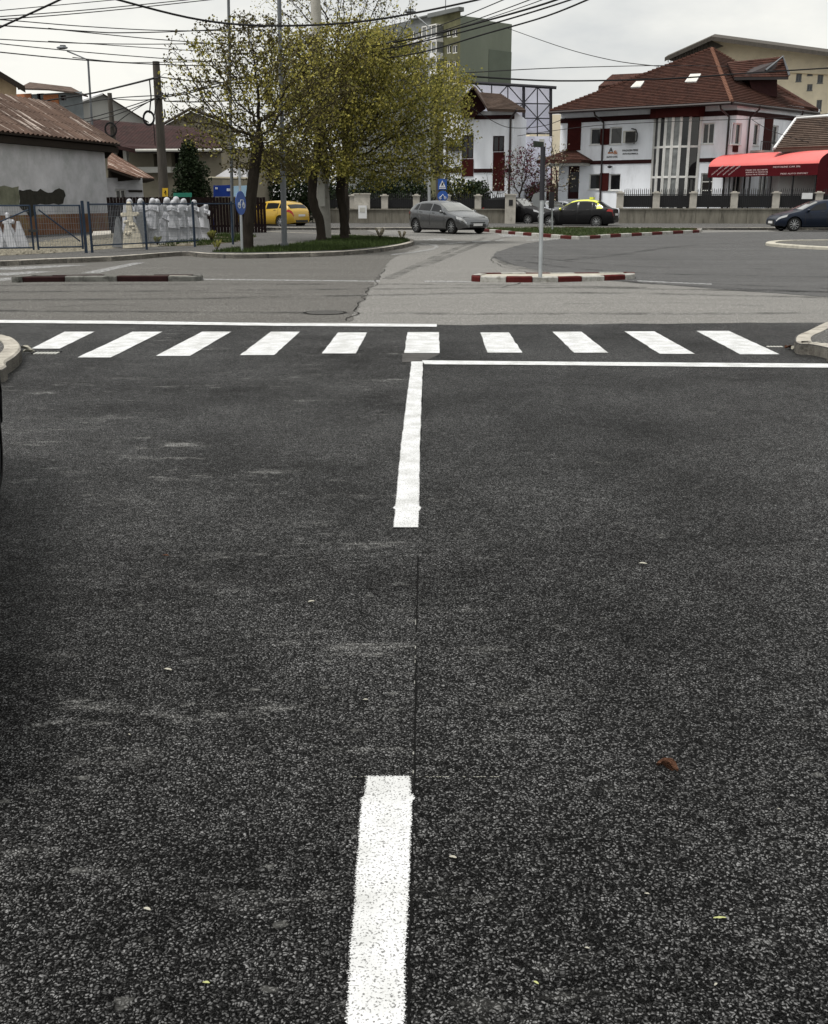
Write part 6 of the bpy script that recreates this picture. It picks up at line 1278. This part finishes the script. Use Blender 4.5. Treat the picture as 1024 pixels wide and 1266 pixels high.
wire('thicker straight cable from the tree to the right edge over the office roof', [(575, 94), (690, 100), (830, 97), (930, 90), (1060, 82)], (45, 60), .035)
wire('very thin cable sloping down through the sky above the office roof', [(628, 35), (700, 60), (760, 75), (815, 82)], (110, 78), .03)
wire('thin cable sagging across the white house front', [(575, 128), (610, 150), (633, 158), (670, 156), (700, 146)], (76, 77), .022)
wire('thin cable crossing the office front below the roof', [(640, 168), (740, 155), (870, 149), (960, 146), (1050, 138)], (70, 60), .018)
wire('thin cable hanging on the right side of the office house', [(930, 148), (950, 160), (972, 168), (1000, 176)], (75, 70), .018)

# ------------------------------------------------------------------ trees
def colonise(base, fork, blobs, natt, step, seed, infl=2.6, kill=.4, grav=.0):
    rg = np.random.default_rng(seed); att = []
    vol = np.array([b[1][0]*b[1][1]*b[1][2] for b in blobs]); vol = vol/vol.sum()
    for (c, r), v in zip(blobs, vol):
        k = int(natt*v)+1; q = rg.normal(size=(k, 3)); q /= np.linalg.norm(q, axis=1)[:, None]; q *= (rg.random(k)**(.42))[:, None]; att.append(np.array(c)+q*np.array(r))
    att = np.concatenate(att); nodes = [np.array(base)]; par = [-1]
    for s in fork:
        a = nodes[-1]; b = np.array(s); k = max(1, int(np.linalg.norm(b-a)/step))
        for i in range(1, k+1):
            nodes.append(a+(b-a)*i/k+rg.normal(size=3)*.012); par.append(len(nodes)-2)
    start = len(nodes)-1; nd = list(nodes); par = list(par); act = att.copy()
    best = np.linalg.norm(act-nd[start], axis=1); bi = np.full(len(act), start)
    for it in range(140):
        if len(act) == 0: break
        ok = np.where(best < (infl if it > 8 else 99))[0]
        if len(ok) == 0: break
        grp = {}
        for a in ok: grp.setdefault(int(bi[a]), []).append(a)
        k0 = len(nd)
        for jj, idx in grp.items():
            v = act[idx]-nd[jj]; v = (v/(np.linalg.norm(v, axis=1)[:, None]+1e-9)).sum(0); v /= np.linalg.norm(v)+1e-9; v = v+rg.normal(size=3)*.22+np.array([0, 0, .10]); v /= np.linalg.norm(v)+1e-9
            nd.append(nd[jj]+v*step); par.append(jj)
        nn = np.array(nd[k0:]); d = np.linalg.norm(act[:, None, :]-nn[None], axis=2); j = d.argmin(1); dm = d[np.arange(len(act)), j]; u = dm < best; best = np.where(u, dm, best); bi = np.where(u, j+k0, bi)
        keep = best > kill; act, best, bi = act[keep], best[keep], bi[keep]
    nd = np.array(nd)
    return nd, par
def tree(name, label, base, fork, blobs, natt, r0, leafs, nleaf, seed, size=.055, step=.22, cat='tree', group=None, dens=None, tipr=.006, bare=0, kill=.4, spread=.16, drop=None):
    nd, par = colonise(base, fork, blobs, natt, step, seed, kill=kill); n = len(nd); ch = [0]*n; kids = [[] for _ in range(n)]
    for i, p_ in enumerate(par):
        if p_ >= 0: kids[p_].append(i)
    cnt = np.zeros(n)
    for i in range(n-1, -1, -1):
        if not kids[i]: cnt[i] = 1
        if par[i] >= 0: cnt[par[i]] += cnt[i]
    rad = tipr*cnt**(1/2.35); rad = np.where(cnt > cnt[0]*.5, np.maximum(rad, r0*(cnt/cnt[0])**.6), rad); rad = np.minimum(rad, r0)
    t = thing(name, label, cat, (base[0], base[1], .12), group)
    b = MB(); starts = [0]+[k for q in kids for k in sorted(q, key=lambda x: -cnt[x])[1:]]
    for st in starts:
        path = [st]
        while kids[path[-1]]: path.append(max(kids[path[-1]], key=lambda x: cnt[x]))
        rr = [rad[i] for i in path]
        if par[st] >= 0: path = [par[st]]+path; rr = [rr[0]]+rr
        if len(path) < 2: continue
        if rr[0] < .012 and len(path) > 3: path = path[:1]+path[1:-1:2]+path[-1:]; rr = [rad[i] for i in path]; rr[0] = rr[1]
        b.tube([nd[i] for i in path], rr, 9 if rr[0] > .07 else (6 if rr[0] > .025 else 3), cap=False)
    # root flare
    bb = Vector(base); nxt = Vector(nd[1]); b.tube([bb-Vector((0, 0, .06)), bb.lerp(nxt, .5), nxt], [r0*1.5, r0*1.12, rad[1]], 10, cap=False)
    b.build('trunk', 'bark', t, smooth=60)
    rg = np.random.default_rng(seed+50); tips = [i for i in range(n) if cnt[i] <= 5 and i > 8]
    V = []; Fc = []; Mi = []
    tot = 0; nm = len(leafs)
    for i in tips:
        if rg.random() < bare: continue
        c = nd[i]; k = rg.poisson(nleaf*(1.0 if not kids[i] else .65)*(1 if dens is None else max(0, dens(c)))); dirv = nd[i]-nd[par[i]]
        for _ in range(k):
            o = c-dirv*rg.random()+rg.normal(size=3)*spread; L_ = size*rg.uniform(.5, 1.4); a = rg.normal(size=3); a /= np.linalg.norm(a); u = np.cross(a, rg.normal(size=3)); u /= np.linalg.norm(u)+1e-9
            a = a*L_; u = u*L_*.42; kk = len(V); V += [tuple(o), tuple(o+a*.5+u), tuple(o+a), tuple(o+a*.5-u)]; Fc.append((kk, kk+1, kk+2, kk+3))
            q = mnoise.noise((c[0]*1.1+seed, c[1]*1.1, c[2]*1.1))+rg.normal()*.35; Mi.append(int(min(nm-1, max(0, (q+.5)*nm))))
    me = bpy.data.meshes.new('crown'); off = np.array([base[0], base[1], .12]); me.from_pydata([tuple(np.array(v)-off) for v in V], [], Fc)
    for m_ in leafs: me.materials.append(M[m_])
    me.polygons.foreach_set('material_index', Mi); o = bpy.data.objects.new('crown', me); COL.objects.link(o); o.parent = t; return t
def blobp(px, py, d, r): c = P(px, py, d); return (tuple(c), r)
D1 = G(305, 309, .12); d1 = D1.y
tree('street_tree', 'budding tree with the leftmost trunk, its bare looking branches spreading left', tuple(D1), [tuple(P(309, 255, d1)), tuple(P(315, 205, d1)), tuple(P(320, 178, d1))],
     [blobp(258, 105, d1, (1.5, 1.5, 1.6)), blobp(310, 95, d1, (1.8, 1.8, 1.7)), blobp(290, 60, d1, (1.3, 1.3, 1.0)), blobp(295, 160, d1, (1.9, 1.6, .9)), blobp(370, 110, d1, (1.4, 1.6, 1.5)), blobp(330, 195, d1+.3, (1.5, 1.5, .7))], 4200, .155, ['leaf_bud', 'leaf_bud', 'leaf_bud', 'leaf_green', 'leaf_yellow'], 9, 11, .07, kill=.21, spread=.06, step=.15, dens=lambda c: .55+.9*max(0, min(1, (c[0]+6.2)/2.5)))
D2 = G(397, 298.5, .12); d2 = D2.y
tree('street_tree', 'leafy tree with the slanting middle trunk', tuple(D2), [tuple(P(396, 275, d2)), tuple(P(386, 245, d2)), tuple(P(387, 215, d2)), tuple(P(392, 195, d2))],
     [blobp(400, 120, d2, (2.3, 1.9, 2.0)), blobp(385, 75, d2, (1.5, 1.5, 1.2)), blobp(440, 70, d2, (1.6, 1.6, 1.3)), blobp(370, 185, d2, (1.5, 1.5, .9)), blobp(355, 205, d2+.6, (1.2, 1.3, .7)), blobp(410, 200, d2-.3, (1.2, 1.3, .7))], 3600, .155, ['leaf_yellow', 'leaf_green', 'leaf_yellow', 'leaf_bud'], 17, 23, .08, kill=.22, spread=.13, step=.16)
D3 = G(427, 296.5, .12); d3 = D3.y
tree('street_tree', 'yellow green tree with the rightmost trunk and the widest crown', tuple(D3), [tuple(P(425, 265, d3)), tuple(P(421, 235, d3)), tuple(P(422, 205, d3))],
     [blobp(455, 130, d3, (2.6, 2.2, 1.9)), blobp(525, 135, d3, (1.7, 1.8, 1.7)), blobp(480, 75, d3, (1.6, 1.6, 1.1)), blobp(500, 195, d3, (1.7, 1.7, .9)), blobp(445, 205, d3, (1.7, 1.6, .7)), blobp(556, 105, d3, (.9, 1.3, .7)), blobp(566, 160, d3, (.75, .9, .85)), blobp(535, 205, d3, (1.1, 1.2, .7)), blobp(470, 215, d3+.4, (1.3, 1.2, .6))], 4600, .16, ['leaf_green', 'leaf_yellow', 'leaf_green', 'leaf_yellow'], 17, 37, .08, kill=.22, spread=.14, step=.16)
d4 = 46
tree('street_tree', 'tall sparse tree rising behind the leafy ones to the top of the photo', (P(428, 290, d4).x, d4, .12), [tuple(P(426, 200, d4)), tuple(P(428, 120, d4))],
     [blobp(440, 10, d4, (2.6, 1.8, 2.3)), blobp(390, -5, d4, (1.8, 1.6, 2.1)), blobp(470, 60, d4, (1.9, 1.8, 1.6)), blobp(345, 10, d4, (1.2, 1.4, 1.5))], 2200, .15, ['leaf_bud', 'leaf_green', 'leaf_yellow'], 3.6, 51, .085, kill=.26, spread=.10, step=.2)
d5 = 71
tree('purple_tree', 'small purple leaved tree in front of the white wall by the driveway', (P(642, 262, d5).x, d5, .12), [tuple(P(642, 240, d5))],
     [blobp(648, 205, d5, (1.5, 1.3, 1.5)), blobp(668, 222, d5, (1.2, 1.2, 1.1)), blobp(632, 215, d5, (.7, .9, 1.2))], 900, .07, ['leaf_purple', 'leaf_bud', 'leaf_purple'], 9, 61, .12, .28, spread=.2, tipr=.012)
tree('bare_tree', 'small bare pale tree right of the purple one', (P(690, 262, 78).x, 78, .12), [tuple(P(688, 235, 78))], [blobp(684, 205, 78, (1.5, 1.2, 2.2)), blobp(700, 225, 78, (.9, .9, 1.0))], 260, .08, ['leaf_pale', 'leaf_pale', 'leaf_bud'], 2.5, 63, .14, .3, spread=.2, tipr=.012)
tree('bare_shrub', 'thin bare shrub against the white house corner', (P(612, 250, 74).x, 74, .12), [tuple(P(613, 245, 74))], [blobp(614, 222, 74, (1.3, .8, 1.3)), blobp(628, 215, 74, (.8, .8, 1.6))], 160, .04, ['leaf_pale', 'leaf_bud'], 1.2, 65, .12, .3, spread=.15, tipr=.010)

def leafclump(name, label, cat, base, shapes, n, size, mats, stem=None, group=None):
    t = thing(name, label, cat, base, group); V = []; Fc = []; Mi = []
    for (c, r, w_) in shapes:
        for _ in range(int(n*w_)):
            q = RN.normal(size=3); q /= np.linalg.norm(q); rr = RN.random()**.3; dd = q*rr*np.array(r); dd = dd*(1+.28*mnoise.noise((dd[0]*2.2+c[0], dd[1]*2.2, dd[2]*2.2))); o = np.array(c)+dd
            L_ = size*RN.uniform(.6, 1.4); a = RN.normal(size=3); a /= np.linalg.norm(a); u = np.cross(a, RN.normal(size=3)); u /= np.linalg.norm(u)+1e-9; a = a*L_; u = u*L_*.45
            kk = len(V); V += [tuple(o), tuple(o+a*.5+u), tuple(o+a), tuple(o+a*.5-u)]; Fc.append((kk, kk+1, kk+2, kk+3)); Mi.append(int(RN.integers(len(mats))))
    me = bpy.data.meshes.new('foliage'); me.from_pydata([tuple(np.array(v)-np.array(base)) for v in V], [], Fc)
    for m_ in mats: me.materials.append(M[m_])
    me.polygons.foreach_set('material_index', Mi); o = bpy.data.objects.new('foliage', me); COL.objects.link(o); o.parent = t
    b = MB(); b.tube([base, (base[0], base[1], stem or 1.5)], [.12, .05], 6)
    for i in range(5): b.tube([(base[0], base[1], .3+i*.2), (base[0]+random.uniform(-.6, .6), base[1]+random.uniform(-.4, .4), .9+i*.25)], [.04, .02], 5)
    b.build('trunk', 'bark', t); return t
c = P(238, 245, 49.5); leafclump('dark_conifer', 'dense dark evergreen bush beside the old utility pole', 'bush', (c.x, 49.5, .1), [((c.x, 49.5, 1.4), (.95, .8, 1.1), .45), ((c.x, 49.5, 2.5), (.75, .6, 1.0), .35), ((c.x-.05, 49.5, 3.3), (.38, .35, .8), .2)], 9000, .10, ['leaf_dark'], 3.2)
for i, (x, w_, top_, lab) in enumerate(((412, 2.0, 226, 'dark hedge bush behind the trees, left of the meter box'), (466, 1.7, 218, 'dark hedge bush behind the meter box'), (505, 1.6, 216, 'rounded dark hedge bush behind the fence, left of the blue signs'), (566, 1.5, 221, 'rounded dark hedge bush just right of the blue signs'), (588, 1.0, 224, 'small dark bush below the white house window'))):
    c = P(x, 245, 71.5); h = P(x, top_, 71.5).z; leafclump('hedge_bush', lab, 'bush', (c.x, 71.5, .1), [((c.x, 71.5, h*.5), (w_, 1.0, h*.52), 1)], 5200, .13, ['leaf_dark', 'leaf_dark', 'leaf_green'] if i == 3 else ['leaf_dark'], h*.7, 'dark bushes behind the spear fence')
c = P(330, 230, 70)
leafclump('hedge_bush', 'large dark bush behind the yellow car', 'bush', (P(352, 245, 68).x, 68, .1), [((P(352, 245, 68).x, 68, 2.2), (3.2, 1.2, 2.2), 1)], 9000, .15, ['leaf_dark'], 2.2, 'dark bushes behind the spear fence')
c = P(680, 250, 88); leafclump('hedge_bush', 'brownish hedge at the back of the yard behind the silver cars', 'bush', (c.x, 88, .1), [((c.x, 88, 1.5), (2.6, 1, 1.5), 1)], 4000, .16, ['leaf_bud', 'leaf_purple'], 1.5)
# fence to the left of the meter box, behind the yellow car
spear_fence('dark spear fence with pale pillars behind the yellow car', (318, 331, 372, 398), 74, 70, 241, 266, 240)
# small dry plants at the island edge, weeds
def weed(name, label, px, py, h, n, m='leaf_pale'):
    g = G(px, py, .12); b = MB()
    for i in range(n):
        a = random.uniform(0, 6.28); l = h*random.uniform(.6, 1.1); e = g+Vector((math.cos(a)*l*.5, math.sin(a)*l*.5, l)); b.tube([g, g.lerp(e, .5)+Vector((0, 0, .04)), e], [.010, .008, .004], 4, 0, False)
        for k in range(4): p_ = g.lerp(e, .55+.15*k); w_ = .035; b.add([p_, p_+Vector((w_, 0, .03)), p_+Vector((.01, .02, .08)), p_+Vector((-w_, 0, .04))], [(0, 1, 2, 3)], 1)
    tag(b.build(name, ['bark', m], normals=False), label, 'plant')
weed('dry_plant', 'tuft of dry stalks near the right tip of the grass island', 470, 296, .32, 14); weed('dry_plant', 'small dry stalk at the tip of the grass island', 497, 298.5, .26, 8); weed('dry_plant', 'low dry weed in the pavement beside the cycle sign', 268, 311, .25, 9, 'leaf_green'); weed('dry_plant', 'green weed sprouting behind the fence right of the gravestones', 262, 299.5, .3, 16, 'leaf_green'); weed('dry_plant', 'low green weed in the gravel under the marble gravestones', 195, 304, .22, 16, 'leaf_green')

# ------------------------------------------------------------------ litter on the near road
def flake(name, label, px, py, L_, W_, h, m, rot, seed, cat='leaf'):
    g = G(px, py, .01); b = MB(); nu, nv = 9, 5; ca, sa = math.cos(rot), math.sin(rot); vs = []
    for i in range(nu+1):
        t_ = i/nu; wv = math.sin(math.pi*min(1, t_*.94+.03))**.7
        for j in range(nv+1):
            s_ = j/nv-.5; x = (t_-.5)*L_; y = s_*W_*wv*(1+.25*mnoise.noise((t_*6, s_*4, seed))); z = .004+h*(abs(s_)*2)**1.5*wv+h*.5*(mnoise.noise((t_*5, s_*5, seed+3))+.5); vs.append((g.x+x*ca-y*sa, g.y+x*sa+y*ca, .006+max(0, z)))
    b.add(vs, [(i*(nv+1)+j, (i+1)*(nv+1)+j, (i+1)*(nv+1)+j+1, i*(nv+1)+j+1) for i in range(nu) for j in range(nv)]); tag(b.build(name, m, normals=False, smooth=80), label, cat)
flake('dead_leaf', 'curled brown dead leaf lying right of the nearest dash', 825, 951, .060, .026, .022, 'dead_leaf', -.6, 1)
flake('green_leaf', 'slim yellow green leaf lying flat at the lower right', 890, 1135, .028, .006, .002, 'green_bit', .05, 2)
for i, (x, y, s, lab) in enumerate(((795, 697, .035, 'pale crumpled scrap on the right lane, farthest from the camera'), (385, 744, .028, 'beige scrap left of the chalk guide line'), (208, 828, .028, 'thin white scrap on the left lane'), (560, 1060, .018, 'whitish chip just right of the nearest dash'), (663, 1215, .012, 'tan crumb near the bottom of the photo'), (800, 1105, .011, 'bright chip left of the slim green leaf'), (885, 1217, .010, 'white chip in the lower right corner area'), (160, 908, .010, 'tiny white chip on the left lane near the dust marks'), (182, 1124, .018, 'thin straw bit at the lower left'), (255, 1215, .014, 'tan crumb at the bottom left'), (452, 865, .016, 'thin white sliver left of the chalk guide line'), (726, 1172, .010, 'small pale crumb between the dash and the slim green leaf'), (963, 1000, .008, 'tiny white chip right of the curled leaf'), (205, 687, .03, 'dark brown bit on the left lane by the dust streaks'))):
    flake('road_scrap', lab, x, y, s, s*.45, s*.12, 'pale_bit' if i not in (4, 9, 13) else ('dead_leaf' if i == 13 else 'green_bit'), random.uniform(-.8, .8), 10+i, 'litter')
for i, (x, y) in enumerate(((31, 432), (36, 436), (975, 431), (982, 432))):
    flake('road_scrap', ('white scrap in the gutter against the left kerb', 'smaller white scrap next to the left drain', 'brown scrap in the gutter by the right drain', 'pale scrap under the tip of the right kerb')[i], x, y, .12, .06, .03, 'dead_leaf' if i == 2 else 'pale_bit', .3*i, 40+i, 'litter')
